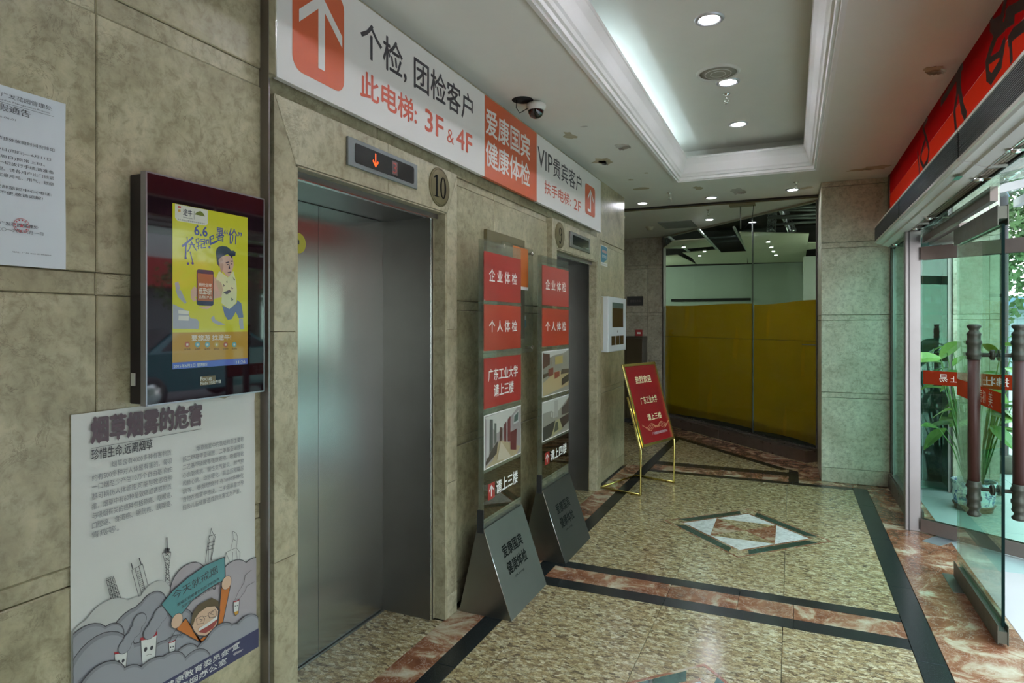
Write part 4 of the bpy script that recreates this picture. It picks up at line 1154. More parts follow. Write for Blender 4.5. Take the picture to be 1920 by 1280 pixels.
# arrow panels
a0, _ = SW(548, 50); a1, _ = SW(645, 100)
_, zt = SW(645, 32); _, zb_ = SW(645, 163)
sgc.polys([rrect(a0, a1, 2.425, 2.80, 0.05)], M_ORANGE, 1, 'arrow_panel')
def arrow(cv, cx, z0, z1, w, t, mat, layer):
    h = z1 - z0; q = []
    q.append([(cx - t / 2, z0), (cx + t / 2, z0), (cx + t / 2, z1 - t * .9), (cx - t / 2, z1 - t * .9)])
    hw = w / 2; hh = hw * 0.92
    q.append([(cx, z1), (cx - hw, z1 - hh), (cx - hw, z1 - hh - t * 1.25), (cx, z1 - t * 1.25)])
    q.append([(cx, z1), (cx, z1 - t * 1.25), (cx + hw, z1 - hh - t * 1.25), (cx + hw, z1 - hh)])
    cv.polys(q, mat, layer, 'arrow')
arrow(sgc, (a0 + a1) / 2 + 0.01, 2.475, 2.755, 0.235, 0.036, M_BANNER, 2)
ya, _ = SW(676, 0); yb, _ = SW(886, 0)
sgc.text('个检, 团检客户', ya, yb, 2.622, 2.775, M_TXTD, 1, 0.012)
sgc.text('此电梯:', ya, SW(781, 0)[0], 2.455, 2.565, M_TXTO, 1, 0.018)
sgc.text('3F', SW(797, 0)[0], SW(831, 0)[0], 2.455, 2.56, M_TXTO, 1, 0.018)
sgc.text('&', SW(838, 0)[0], SW(851, 0)[0], 2.455, 2.525, M_TXTO, 1, 0.0)
sgc.text('4F', SW(856, 0)[0], SW(885, 0)[0], 2.455, 2.56, M_TXTO, 1, 0.018)
sgc.text('爱康国宾', SW(911, 0)[0], SW(993, 0)[0], 2.62, 2.775, M_BANNER, 1, 0.016)
sgc.text('健康体检', SW(911, 0)[0], SW(993, 0)[0], 2.44, 2.59, M_BANNER, 1, 0.016)
sgc.text('VIP', SW(1008, 0)[0], SW(1036, 0)[0], 2.62, 2.755, M_TXTD, 1, 0.004)
sgc.text('贵宾客户', SW(1037, 0)[0], SW(1090, 0)[0], 2.615, 2.76, M_TXTD, 1, 0.008)
sgc.text('扶手电梯:', SW(1021, 0)[0], SW(1070, 0)[0], 2.455, 2.55, M_TXTO, 1, 0.01)
sgc.text('2F', SW(1076, 0)[0], SW(1089, 0)[0], 2.455, 2.54, M_TXTO, 1, 0.01)
b0, _ = SW(1097, 0); b1, _ = SW(1115.5, 0)
sgc.polys([rrect(b0, b1, 2.47, 2.73, 0.035)], M_ORANGE, 1, 'arrow_panel')
arrow(sgc, (b0 + b1) / 2 + 0.012, 2.50, 2.70, 0.17, 0.022, M_BANNER, 2)
sgc.rect((b0 + b1) / 2 - 0.075, (b0 + b1) / 2, 2.50, 2.522, M_BANNER, 2, 'arrow')

# ---- lift displays and number plates
def lift_display(y0, y1, z0, z1, label, lit):
    r = thing('lift_display', label, 'display', (FX + 0.0005, (y0 + y1) / 2, (z0 + z1) / 2))
    L, H2 = (y1 - y0) / 2, (z1 - z0) / 2
    MB().box(0, 0.012, -L, L, -H2, H2).build('bezel', flat('bezel_grey', (0.22, 0.24, 0.24), 0.35, 0.5) if lit else M_STEELD, r, bevel=0.003)
    c_ = Canvas(r, (0.0126, 0, 0), (0, 1, 0), (0, 0, 1))
    mg = 0.022 if lit else 0.03
    c_.polys([rrect(-L + mg * 1.8, L - mg * 1.4, -H2 + mg * .8, H2 - mg * .8, 0.012)], flat('display_black', (0.012, 0.012, 0.013), 0.12), 0, 'window')
    if lit:
        A = flat('led_orange', (1.0, 0.10, 0.01), 0.5, emit=.45); B = flat('led_dim_red', (0.30, 0.03, 0.02), 0.5, emit=0.12); D = flat('led_cell', (0.06, 0.03, 0.03), 0.4)
        ax = -0.075
        c_.polys([[(ax - .004, -.025), (ax + .004, -.025), (ax + .004, .03), (ax - .004, .03)], [(ax, -.03), (ax + .022, -.006), (ax + .016, .002), (ax, -.016)], [(ax, -.03), (ax, -.016), (ax - .016, .002), (ax - .022, -.006)]], A, 1, 'down_arrow')
        c_.rect(.045, .088, -.03, .03, D, 1, 'digit_cell')
        c_.text('3', .052, .081, -.024, .024, B, 2, 0.0, name='digit')
    return r
lift_display(2.033, 2.542, 2.163, 2.278, 'grey framed lift display with a lit orange down arrow beside plate 10', True)
lift_display(4.795, 5.33, 2.146, 2.272, 'unlit dark lift display beside plate 9', False)
def numplate(y, z, ra, label, digits):
    r = thing('number_plate', label, 'plate', (FX + 0.0005, y, z))
    MB().lathe([(0, 0), (ra, 0), (ra, 0.004), (ra - .004, .006), (0, .006)], (0, 0, 0), 40, 'x').build('disc', M_BRASSD, r)
    c_ = Canvas(r, (0.0066, 0, 0), (0, 1, 0), (0, 0, 1))
    ring_ = []
    for k in range(40):
        t0, t1 = 2 * PI * k / 40, 2 * PI * (k + 1) / 40; r0, r1 = ra - .008, ra - .0095
        ring_.append([(r0 * math.cos(t0), r0 * math.sin(t0)), (r0 * math.cos(t1), r0 * math.sin(t1)), (r1 * math.cos(t1), r1 * math.sin(t1)), (r1 * math.cos(t0), r1 * math.sin(t0))])
    c_.polys(ring_, M_ENGR, 0, 'engraved_ring')
    h = ra * 0.56
    q = []
    def zero(cx, w, hh, cz=0, thick=(.016, .005)):
        for k in range(28):
            t0, t1 = 2 * PI * k / 28, 2 * PI * (k + 1) / 28
            o = lambda t: (cx + w * math.cos(t), cz + hh * math.sin(t)); i_ = lambda t: (cx + (w - thick[0]) * math.cos(t), cz + (hh - thick[1]) * math.sin(t))
            q.append([o(t0), o(t1), i_(t1), i_(t0)])
    if digits == '10':
        cx = -.034
        q += [[(cx - .008, -h), (cx + .008, -h), (cx + .008, h), (cx - .008, h)], [(cx - .022, -h), (cx + .022, -h), (cx + .022, -h + .005), (cx - .022, -h + .005)], [(cx - .008, h), (cx - .026, h - .014), (cx - .026, h - .020), (cx - .008, h - .012)]]
        zero(.028, .030, h)
    else:
        zero(0, .031, .030, .028, (.013, .005))
        for k in range(10):
            t0, t1 = -PI / 2 * 1.25 * (k / 10) + .15, -PI / 2 * 1.25 * ((k + 1) / 10) + .15
            o = lambda t, r_: (-.012 + r_ * math.cos(t), .012 + (r_ + .038) * math.sin(t))
            q.append([o(t0, .043), o(t1, .043 - .002), o(t1, .030), o(t0, .030)])
        q.append(c_.circ(-.022, -.052, .009, seg=10))
    c_.polys(q, M_ENGR, 1, 'digits')
numplate(2.762, 2.218, .098, 'round brass plate engraved 10 above the right corner of the first lift', '10')
numplate(4.570, 2.208, .100, 'round brass plate engraved 9 above the left corner of the second lift', '9')

# ---- paper notice
pn = thing('paper_notice', 'white printed holiday notice sheet taped to the left edge of the wall', 'notice', (WX + 0.001, 0.58, 1.663))
mb = MB()
n_ = 14
for i in range(n_):
    for j in range(6):
        def q(i_, j_):
            t = i_ / n_; return (0.0015 + 0.0015 * math.sin(7 * t + j_), 0.0 + 0.413 * t, 0.416 * j_ / 6)
        mb.quad(q(i, j), q(i + 1, j), q(i + 1, j + 1), q(i, j + 1))
mb.build('sheet', M_PAPER, pn)
cn_ = Canvas(pn, (0.0045, -0.58, -1.663), (0, 1, 0), (0, 0, 1), 0.0003)
nx = WX + 0.005
NW = lambda u, v: onx(u, v, nx)
def nt(s, u1, v1, hgt, right_v=None, mat=M_INK, bold=0.0, left=None, cw=None):
    """a line of print that ends at pixel u1 on baseline v1"""
    y1, z = NW(u1, v1); cw = cw or hgt * 1.1
    y0 = (left if left is not None else y1 - cw * len(s))
    cn_.text(s, y0, y1, z, z + hgt, mat, 1, bold)
nt('广州物业管理有限公司广发花园管理处', 97, 208, .011, cw=.0158)
cn_.rect(.62, NW(100, 219)[0], NW(100, 219)[1], NW(100, 219)[1] + .0008, M_INK, 1, 'rule')
nt('Guangfa Garden Management Branch', 92, 214, .005, cw=.0046)
nt('端午节放假通告', 57, 222, .017, cw=.0235)
nt('2016-06-01', 29, 227, .004, cw=.005)
nt('端午节我处放假时间安排如', 102, 285, .0085, cw=.0125)
nt('6月9日(周四)—6月11日', 95, 303, .008, cw=.0095)
nt('12日(周日)照常上班。', 84, 313, .008, cw=.0105)
nt('办理一切放行手续,请准备', 101, 327, .0085, cw=.0122)
nt('办理。请各用户出门锁紧', 101, 338, .0085, cw=.0122)
nt('注意用电、用气、燃烧', 101, 349, .0085, cw=.0122)
nt('安部监控中心(电话:', 97, 369, .0085, cw=.0122)
nt('有不便,敬请谅解!', 80, 376, .0085, cw=.0118)
nt('广发花园管理处', 72, 430, .0085, cw=.0118)
nt('二〇一六年六月一日', 81, 442, .0085, cw=.0112)
nt('地址: 广州 020-87686666', 96, 480, .0035, cw=.0045)
M_SEAL = flat('seal_red', (0.55, 0.10, 0.12), 0.6)
sy, sz = NW(40, 423)
q = []
for k in range(24):
    t0, t1 = 2 * PI * k / 24, 2 * PI * (k + 1) / 24
    for ra, rb in ((.0175, .0165),): q.append([(sy + ra * math.cos(t0), sz + ra * math.sin(t0)), (sy + ra * math.cos(t1), sz + ra * math.sin(t1)), (sy + rb * math.cos(t1), sz + rb * math.sin(t1)), (sy + rb * math.cos(t0), sz + rb * math.sin(t0))])
    if k % 2: q.append([(sy + .0150 * math.cos(t0), sz + .0150 * math.sin(t0)), (sy + .0150 * math.cos(t1), sz + .0150 * math.sin(t1)), (sy + .0115 * math.cos(t1), sz + .0115 * math.sin(t1)), (sy + .0115 * math.cos(t0), sz + .0115 * math.sin(t0))])
star = []
for k in range(10):
    r_ = .006 if k % 2 == 0 else .0025; t = PI / 2 + k * PI / 5; star.append((sy + r_ * math.cos(t), sz + r_ * math.sin(t)))
q.append(star)
cn_.polys(q, M_SEAL, 2, 'red_seal')

# ---- advertising screen
sc2 = thing('advertising_screen', 'slim wall-mounted advertising screen showing a yellow-green travel advertisement', 'screen', (-1.60, 1.368, 1.622))
L, H2 = .2065, .3155
MB().box(-.070, -.003, -L, L, -H2, H2).build('cabinet', flat('cabinet_dark', (0.018, 0.012, 0.016), 0.4), sc2, bevel=.003)
mb = MB()
for r in ((-L - .002, L + .002, H2, H2 + .004), (-L - .002, L + .002, -H2 - .004, -H2), (-L - .004, -L, -H2 - .004, H2 + .004), (L, L + .004, -H2 - .004, H2 + .004)): mb.box(-.02, .001, *r)
mb.build('silver_frame', flat('frame_silver', (0.35, 0.35, 0.38), 0.3, 0.8), sc2)
M_GLOSS = flat('gloss_black_panel', (0.014, 0.006, 0.009), 0.03, spec=0.55)
MB().box(-.003, 0.0, -L, L, -H2, H2).build('front_glass', M_GLOSS, sc2)
for k in range(22):
    pass
ss = Canvas(sc2, (0.0004, -1.368, -1.622), (0, 1, 0), (0, 0, 1), 0.0002)
AD = lambda u, v: onx(u, v, -1.5995)
def scr(name, col, e=1.0):
    m = flat('screen_' + name, col, 0.06, spec=0.6, coat=0.6)
    b = m.node_tree.nodes['Principled BSDF']
    b.inputs['Base Color'].default_value = (*[c * .25 for c in col], 1)
    b.inputs['Emission Color'].default_value = (*col, 1); b.inputs['Emission Strength'].default_value = e * 0.30
    return m
SY, SO, SB, SW_, SD, SG = scr('yellow', (.44, .46, .03), .8), scr('ochre', (.38, .24, .04), .75), scr('blue', (.09, .13, .38), .8), scr('white', (.52, .55, .46), .75), scr('dark', (.03, .04, .09), .5), scr('grey', (.30, .34, .36), .7)
SN, SJ, SP, SH, SC_ = scr('navy', (.04, .05, .22), .8), scr('denim', (.12, .17, .28), .7), scr('phone_orange', (.30, .11, .05), .8), scr('shirt', (.50, .56, .32), .75), scr('skin', (.48, .34, .26), .75)
y0, y1, z0, z1 = 1.238, 1.507, 1.398, 1.868
ss.rect(y0, y1, z0, z1, SY, 1, 'picture_field')
zo = onx(400, 632, -1.5995)[1]
ss.rect(y0, y1, z0 + .018, 1.502, SO, 2, 'picture_footer')
ss.rect(y0, y1, z0, z0 + .019, SB, 2, 'date_bar')
def PX(lst): return [AD(320 + a * .1484, 370 + b * .1484) for a, b in lst]         # zoomed upper view
def PX2(lst): return [AD(320 + a * .1484, 540 + b * .1484) for a, b in lst]
ss.polys([[(y0 + .008, z1 - .001), (y0 + .118, z1 - .001), (y0 + .118, z1 - .042), (y0 + .110, z1 - .048), (y0 + .016, z1 - .048), (y0 + .008, z1 - .040)]], SW_, 2, 'logo_tab')
ss.text('途牛', y0 + .034, y0 + .064, z1 - .029, z1 - .010, SD, 3, 0.01, name='logo_lettering')
ss.text('tuniu.com', y0 + .034, y0 + .064, z1 - .037, z1 - .032, SD, 3, name='logo_lettering')
ss.rect(y0 + .070, y0 + .071, z1 - .036, z1 - .012, SD, 3, 'logo_rule')
ss.polys([PX([(300, 215), (330, 185), (375, 172), (410, 200), (432, 240), (380, 232)])], scr('olive', (.14, .18, .04), .7), 3, 'logo_emblem')
ss.text('牛人专线让旅游更简单就来途牛', y0 + .016, y0 + .108, z1 - .046, z1 - .041, SD, 3, name='logo_lettering')
ss.polys([PX([(88, 105), (128, 112), (128, 135), (88, 130)])], scr('red', (.4, .05, .05), .7), 3, 'logo_emblem')
ss.polys([PX([(92, 150), (124, 152), (124, 185), (92, 182)])], scr('amber', (.45, .28, .05), .7), 3, 'logo_emblem')
def st_(pts, w, layer=4): return ss.stroke(PX(pts), w, None)
lst = []
ra = PX([(330, 430)])[0]
ss.text('6.6', PX([(298, 0)])[0][0], PX([(462, 0)])[0][0], PX([(380, 485)])[0][1], PX([(380, 360)])[0][1], SN, 4, 0.03, name='headline')
for pts, w in (([(150, 612), (205, 570), (275, 510)], .006), ([(190, 580), (188, 700), (185, 768)], .005), ([(205, 500), (208, 540), (195, 620)], .003), ([(225, 590), (300, 600)], .003), ([(262, 560), (240, 640), (215, 680)], .003), ([(262, 560), (290, 620), (325, 670)], .003),
               ([(245, 690), (280, 830)], .003), ([(320, 530), (350, 520), (360, 560), (325, 575), (320, 530)], .003), ([(345, 575), (350, 650)], .003), ([(330, 620), (375, 610)], .003), ([(375, 535), (430, 525), (435, 560), (420, 610)], .003), ([(380, 560), (420, 555), (418, 585), (385, 590), (385, 640), (440, 630)], .003),
               ([(450, 540), (455, 590)], .003), ([(450, 540), (475, 535), (478, 580)], .003), ([(490, 500), (535, 480), (540, 520), (495, 530)], .003), ([(495, 505), (500, 590), (580, 555)], .006)):
    lst += ss.stroke(PX(pts), w, None)
for a, b_ in ((187, 765), (217, 835), (275, 832), (487, 630)): lst.append(ss.circ(*PX([(a, b_)])[0], .004, seg=12))
ss.polys(lst, SN, 4, 'brush_headline')
ss.text('暑', PX([(570, 0)])[0][0], PX([(672, 0)])[0][0], PX([(620, 555)])[0][1], PX([(620, 385)])[0][1], SN, 4, 0.008, name='headline')
ss.text('“价”', PX([(675, 0)])[0][0], PX([(895, 0)])[0][0], PX([(785, 590)])[0][1], PX([(785, 395)])[0][1], SN, 4, 0.008, name='headline')
# runner
ss.polys([PX([(690, 820), (730, 810), (735, 822), (695, 832)]), PX([(752, 800), (782, 800), (782, 812), (755, 812)]), PX([(735, 835), (748, 900), (728, 905)]), PX([(705, 845), (728, 842), (728, 852), (705, 855)]), PX([(758, 835), (778, 835), (778, 845), (758, 845)]), PX([(715, 945), (760, 935), (762, 948), (718, 955)])], SD, 7, 'runner_features')
ss.polys([PX([(600, 790), (640, 745), (665, 820), (660, 900), (640, 960), (622, 900)])], scr('skin_shade', (.36, .25, .19), .7), 6, 'runner_face_shade')
ss.polys([PX([(735, 500 + 175), (790, 672), (818, 690), (815, 735), (775, 745), (745, 715)])], SD, 6, 'runner_hair')
ss.polys([PX([(568, 700), (575, 655), (600, 625), (650, 612), (710, 622), (750, 655), (772, 700), (780, 790), (755, 745), (715, 715), (650, 745), (615, 800), (612, 880), (585, 840)])], SD, 5, 'runner_hair')
ss.polys([PX([(600, 800), (640, 745), (740, 735), (785, 760), (795, 850), (775, 930), (735, 1010), (700, 985), (630, 900)])], SC_, 4, 'runner_face')
ss.polys([PX([(610, 930), (640, 950), (720, 1010), (790, 930), (825, 1060), (835, 1180), (830, 1280), (650, 1280), (560, 1050)]), PX2([(650, 40), (835, 40), (820, 190), (740, 270), (640, 190), (645, 100)])], SH, 3, 'runner_shirt')
ss.polys([PX([(700, 1060), (712, 1050), (716, 1075), (704, 1080)]), PX([(780, 1000), (812, 1040), (800, 1050)]), PX([(660, 1200), (740, 1165), (765, 1190), (700, 1225)]), PX([(660, 1090), (680, 1110), (668, 1130)]), PX([(760, 1130), (790, 1150), (770, 1160)]), PX2([(690, 60), (730, 40), (722, 80)]), PX2([(760, 120), (790, 140), (770, 170)])], scr('shirt_print', (.10, .12, .14), .6), 5, 'shirt_pattern')
ss.polys([PX2([(648, 215), (740, 265), (830, 190), (840, 150), (890, 190), (918, 370), (860, 380), (820, 300), (770, 390), (720, 400), (680, 340)])], SJ, 4, 'runner_jeans')
ss.polys([PX2([(862, 385), (912, 385), (915, 450), (925, 520), (880, 520), (862, 450)]), PX2([(505, 380), (545, 345), (560, 400), (690, 460), (600, 465), (530, 430)])], SG, 4, 'runner_shoe')
ss.polys([PX([(545, 1000), (640, 1080), (660, 1160), (640, 1260), (545, 1280)]), PX([(250, 1180), (300, 1120), (330, 1150), (330, 1240), (270, 1225)]), PX2([(250, 60), (330, 40), (330, 110), (300, 105), (330, 150), (290, 170), (255, 130)]), PX2([(350, 240), (520, 220), (470, 265), (400, 262)])], SC_, 3, 'runner_hand')
pa = PX([(325, 905)])[0]; pb_ = PX2([(540, 225)])[0]
ss.polys([rrect(pa[0], pb_[0], pb_[1], pa[1], .008)], SD, 6, 'phone_case')
ss.polys([[(pa[0] + .003, pb_[1] + .014), (pb_[0] - .003, pb_[1] + .014), (pb_[0] - .003, pa[1] - .012), (pa[0] + .003, pa[1] - .012)]], SP, 7, 'phone_display')
cxm = (pa[0] + pb_[0]) / 2
ss.text('畅玩全球', cxm - .022, cxm + .022, pa[1] - .050, pa[1] - .040, SW_, 8, .02, name='phone_lettering')
ss.text('低至5折', cxm - .022, cxm + .022, pa[1] - .073, pa[1] - .054, SW_, 8, .02, name='phone_lettering')
ss.text('品质好产品', cxm - .022, cxm + .022, pa[1] - .086, pa[1] - .077, SW_, 8, .01, name='phone_lettering')
ss.polys([PX2([(25, 200), (90, 230), (210, 290), (250, 380), (330, 390), (360, 430), (350, 515), (25, 512)]), PX([(50, 1080), (95, 1060), (120, 1150), (70, 1190)]), PX2([(60, 20), (130, 30), (200, 180), (180, 200), (90, 110)])], SG, 2, 'sketch_figure')
ss.polys([PX2([(95, 275), (235, 290), (225, 330), (95, 320)]), PX2([(100, 345), (230, 350), (225, 410), (95, 405)])], SW_, 3, 'sketch_figure')
ss.text('要旅游 找途牛!', PX2([(262, 0)])[0][0], PX2([(760, 0)])[0][0], PX2([(500, 660)])[0][1], PX2([(500, 588)])[0][1], SW_, 4, .02, name='slogan')
for k, (a_, m_) in enumerate(((208, scr('i1', (.35, .12, .08), .7)), (338, scr('i2', (.12, .35, .36), .7)), (462, scr('i2', (.12, .35, .36), .7)), (578, scr('i4', (.38, .34, .10), .7)), (693, scr('i1', (.35, .12, .08), .7)), (802, scr('i2', (.12, .35, .36), .7)))):
    p = PX2([(a_, 712)])[0]; ss.polys([ss.circ(p[0], p[1], .0085, seg=16)], m_, 4, 'icon'); ss.rect(p[0] - .0035, p[0] + .0035, p[1] - .003, p[1] + .003, SW_, 5, 'icon')
    ss.text('旅游线', p[0] - .010, p[0] + .010, p[1] - .0155, p[1] - .0115, SD, 4, name='icon_caption')
ss.text('2015年6月2日 星期四', y0 + .004, y0 + .115, z0 + .003, z0 + .013, SW_, 3, .01, name='date')
ss.text('11:26', y1 - .046, y1 - .010, z0 + .003, z0 + .013, SW_, 3, .01, name='time')
fa = PX2([(372, 1118)])[0]; fb = PX2([(560, 1212)])[0]
ss.rect(fa[0], fb[0] + .002, fb[1], fa[1], scr('plate', (.22, .15, .05), .4), 1, 'maker_plate')
ss.text('Focus', fa[0] + .001, fa[0] + .040, (fa[1] + fb[1]) / 2, fa[1] - .001, SW_, 2, .01, name='maker_lettering')
ss.text('Media 分众传媒', fa[0] + .001, fa[0] + .075, fb[1] + .001, (fa[1] + fb[1]) / 2 - .001, SW_, 2, .01, name='maker_lettering')
MB().box(-.06, -.045, -L - .004, -L - .001, -H2 + .05, -H2 + .085).build('side_latch', M_PLASTICW, sc2)

# ---- smoking poster
po = thing('health_poster', 'white anti-smoking poster with a cartoon man and cigarettes under the screen', 'poster', (WX + 0.001, 1.005, 0.434))
mb = MB(); NY, NZ = 20, 26
Wp, Hp = .598, .862
def pz(i_, j_):
    t, s_ = i_ / NY, j_ / NZ
    return (0.003 + 0.0022 * math.sin(9 * s_ + 2 * t) * math.sin(5 * t + 3 * s_) + (0.004 * (s_ > .97)) * math.sin(14 * t), t * Wp, s_ * Hp)
for i in range(NY):
    for j in range(NZ): mb.quad(pz(i, j), pz(i + 1, j), pz(i + 1, j + 1), pz(i, j + 1))
o = mb.build('sheet', flat('poster_paper', (0.62, 0.62, 0.58), 0.35, grain=0.03, gscale=8), po)
for p_ in o.data.polygons: p_.use_smooth = True
PXX = -1.6635
pc = Canvas(po, (0.0075, -1.005, -0.434), (0, 1, 0), (0, 0, 1), 0.0003)
PW = lambda u, v: onx(u, v, PXX)
Z1 = lambda lst: [PW(120 + a * .4217, 740 + b * .4217) for a, b in lst]     # from a 901 px wide view
Z2 = lambda lst: [PW(120 + a * .1979, 1040 + b * .1979) for a, b in lst]    # from a 1920 px wide view
M_PK = flat('poster_ink', (0.05, 0.045, 0.05), 0.5); M_PG = flat('poster_grey', (0.30, 0.30, 0.32), 0.5); M_PM = flat('poster_mauve', (0.38, 0.34, 0.35), 0.5)
M_PD = flat('poster_dark_grey', (0.22, 0.22, 0.235), 0.5); M_PLG = flat('poster_line_grey', (0.42, 0.42, 0.41), 0.5); M_PT = flat('poster_teal', (0.10, 0.27, 0.28), 0.5); M_PO = flat('poster_orange', (0.52, 0.16, 0.03), 0.5)
M_PS = flat('poster_skin', (0.62, 0.42, 0.29), 0.5); M_PHAIR = flat('poster_hair', (0.10, 0.07, 0.035), 0.5); M_PRED = flat('poster_red', (0.42, 0.03, 0.04), 0.5); M_PAMB = flat('poster_amber', (0.55, 0.28, 0.04), 0.5)
M_PMO = flat('poster_mouth', (0.30, 0.06, 0.05), 0.5); M_PW = flat('poster_white', (0.66, 0.66, 0.62), 0.45); M_PN = flat('poster_navy', (0.045, 0.045, 0.10), 0.45); M_TT = flat('poster_title', (0.11, 0.07, 0.085), 0.5)
def tline(s, z, xa, xb, h, mat=M_PD, bold=0.0, nm='lettering'): pc.text(s, xa, xb, z, z + h, mat, 2, bold, name=nm)
ty0, tz0 = Z1([(122, 228)])[0]; ty1, tz1 = Z1([(612, 150)])[0]
tline('烟草烟雾的危害', tz0 + .006, ty0, ty1, .068, M_TT, .035, 'title')
pc.rect(ty0, ty1, tz0 - .0065, tz0 - .0055, M_PK, 1, 'rule')
s0 = Z1([(122, 298)])[0]; s1 = Z1([(392, 250)])[0]
tline('珍惜生命,远离烟草', s0[1] + .002, s0[0], s1[0], .030, M_PK, .01, 'subtitle')
la = ['  烟草含有4000多种有害物质,', '约有500多种对人体是有害的。每吸', '一口烟至少产生10万个自由基,自由', '基可损伤人体细胞,可能导致恶性肿', '瘤。烟草中有60种是致癌或诱惑物质,', '与吸烟有关的癌种包括肺癌、咽喉癌、', '口腔癌、食道癌、膀胱癌、胰腺癌、', '肾癌等。']
lb = ['  烟草烟雾中的致癌物质主要包', '括二甲基甲亚硝胺、二甲基亚硝胺和', '二乙基甲硝胺等强致癌物。吸烟导致', '心血管疾病、慢性支气管炎、肺气肿', '和肺心病、动脉硬化、高血压和糖尿', '病等。卷烟燃烧时,有3000多种化', '合物在烟雾中缭绕。二手烟暴露对孕', '妇及儿童健康造成的危害尤为严重。']
xa0, xa1 = Z1([(124, 400)])[0][0], Z1([(481, 400)])[0][0]
xb0, xb1 = Z1([(527, 400)])[0][0], Z1([(799, 400)])[0][0]
za = Z1([(124, 385)])[0][1] ; zl = Z1([(124, 640)])[0][1]; step_ = (za - zl) / 6
for k, s in enumerate(la):
    z = za + step_ * (1 - k); ind = 0.052 if k == 0 else 0
    end = xa0 + (.072 if k == 7 else (xa1 - xa0))
    tline(s.strip(), z, xa0 + ind, end, .0175, M_PD)
zb1 = Z1([(527, 300)])[0][1]; zb8 = Z1([(527, 515)])[0][1]; st8 = (zb1 - zb8) / 6
for k, s in enumerate(lb):
    z = zb1 + st8 * (1 - k); ind = 0.048 if k == 0 else 0
    tline(s.strip(), z, xb0 + ind, xb1 - (0.012 if k == 7 else 0), .0165, M_PD)
# towers
def lines(segs, w, mat=M_PK, layer=2, name='tower_drawing', Z=Z2):
    q = []
    for s in segs: q += pc.stroke(Z(s), w, None)
    pc.polys(q, mat, layer, name)
seg = [[(400, 235), (405, 225), (465, 200), (470, 210), (583, 555)], [(400, 240), (495, 635)], [(405, 240), (470, 210)], [(440, 385), (520, 350)], [(465, 495), (555, 460)], [(495, 635), (583, 560)]]
for k in range(9):
    t = k / 9; seg.append([(400 + 95 * t, 240 + 395 * t), (480 + 100 * min(1, t + .2), 225 + 330 * min(1, t + .2))]); seg.append([(470 + 110 * t, 210 + 345 * t), (410 + 85 * min(1, t + .2), 250 + 385 * min(1, t + .2))])
for k in range(1, 4): seg.append([(400 + 18 * k, 235 - 8 * k), (495 + 22 * k, 635 - 19 * k)])
lines(seg, .0012)
seg = [[(640, 145), (745, 85)], [(640, 145), (712, 415)], [(672, 130), (740, 390)], [(708, 108), (780, 375)], [(742, 85), (815, 370)]]
for k in range(14): seg.append([(690 + 4.6 * k, 160 + 17 * k), (722 + 4.2 * k, 145 + 17 * k)])
lines(seg, .0014); lines([[(635, 80), (650, 130)], [(712, 32), (730, 88)]], .003)
seg = [[(447, 700), (472, 695), (475, 705), (464, 770), (472, 860)], [(437, 702), (455, 770), (446, 890)], [(437, 702), (475, 700)]]
for k in range(8): seg.append([(448 + k * .5, 700 + 22 * k), (468, 716 + 22 * k)]); seg.append([(470 - k * .5, 700 + 22 * k), (450, 716 + 22 * k)])
lines(seg, .0014, Z=Z1); lines([[(457, 635), (459, 690)]], .003, Z=Z1); lines([[(452, 690), (464, 690)]], .010, Z=Z1)
lines([[(640, 645), (628, 745)], [(672, 630), (655, 735)], [(640, 645), (650, 615), (654, 592)], [(672, 630), (660, 612), (654, 592)], [(640, 660), (670, 650)], [(638, 675), (668, 665)], [(636, 690), (664, 682)], [(645, 640), (640, 740)], [(665, 632), (652, 735)], [(643, 628), (672, 620)]], .0016, Z=Z1)
lines([[(713, 745), (720, 700), (740, 690), (752, 640), (750, 605), (765, 615), (772, 632), (765, 680), (782, 700), (780, 740)], [(720, 700), (735, 740)], [(752, 640), (765, 650)], [(740, 690), (765, 680)], [(750, 700), (748, 740)], [(765, 690), (770, 730)]], .0012, Z=Z1)
# clouds, back to front
def cloud(cs_, fill, layer, Z=Z2, line=M_PK, base=None, lw=.0022, shade=M_PD):
    out, mid, inn = [], [], []
    for a, b, r in cs_:
        y, z = Z([(a, b)])[0]; rr = abs(Z([(a + r, b)])[0][0] - Z([(a - r, b)])[0][0]) / 2 if False else r * .00033
        for L_, e in ((out, lw), (mid, 0)):
            L_.append(clip(pc.circ(y, z, rr + e, seg=26), 1.0055, 1.6025, .4345, 1.29))
        inn.append(clip(pc.circ(y + rr * .04, z - rr * .06, rr * .94, seg=26), 1.0055, 1.6025, .4345, 1.29))
    pc.polys(out, line, layer, 'cloud_outline'); pc.polys(mid, shade, layer + 1, 'cloud_shade'); pc.polys(inn, fill, layer + 2, 'cloud_drawing')
cloud([(230, 800, 160), (420, 700, 230), (640, 640, 200), (860, 420, 150), (980, 600, 200)], flat('poster_pale_cloud', (.50, .50, .47), .5), 3, line=M_PLG, shade=flat('poster_pale_cloud', (.50, .50, .47), .5), lw=.0012)
cloud([(1180, 280, 190), (1600, 260, 210), (1780, 220, 200), (1500, 600, 330), (1750, 500, 250), (1200, 600, 300)], M_PM, 6, shade=M_PM)
cloud([(660, 760, 230), (600, 900, 200), (780, 640, 200), (830, 500, 130), (1000, 800, 260), (900, 640, 200)], M_PG, 9)
cloud([(200, 900, 190), (420, 800, 120), (300, 1050, 230)], M_PG, 12)
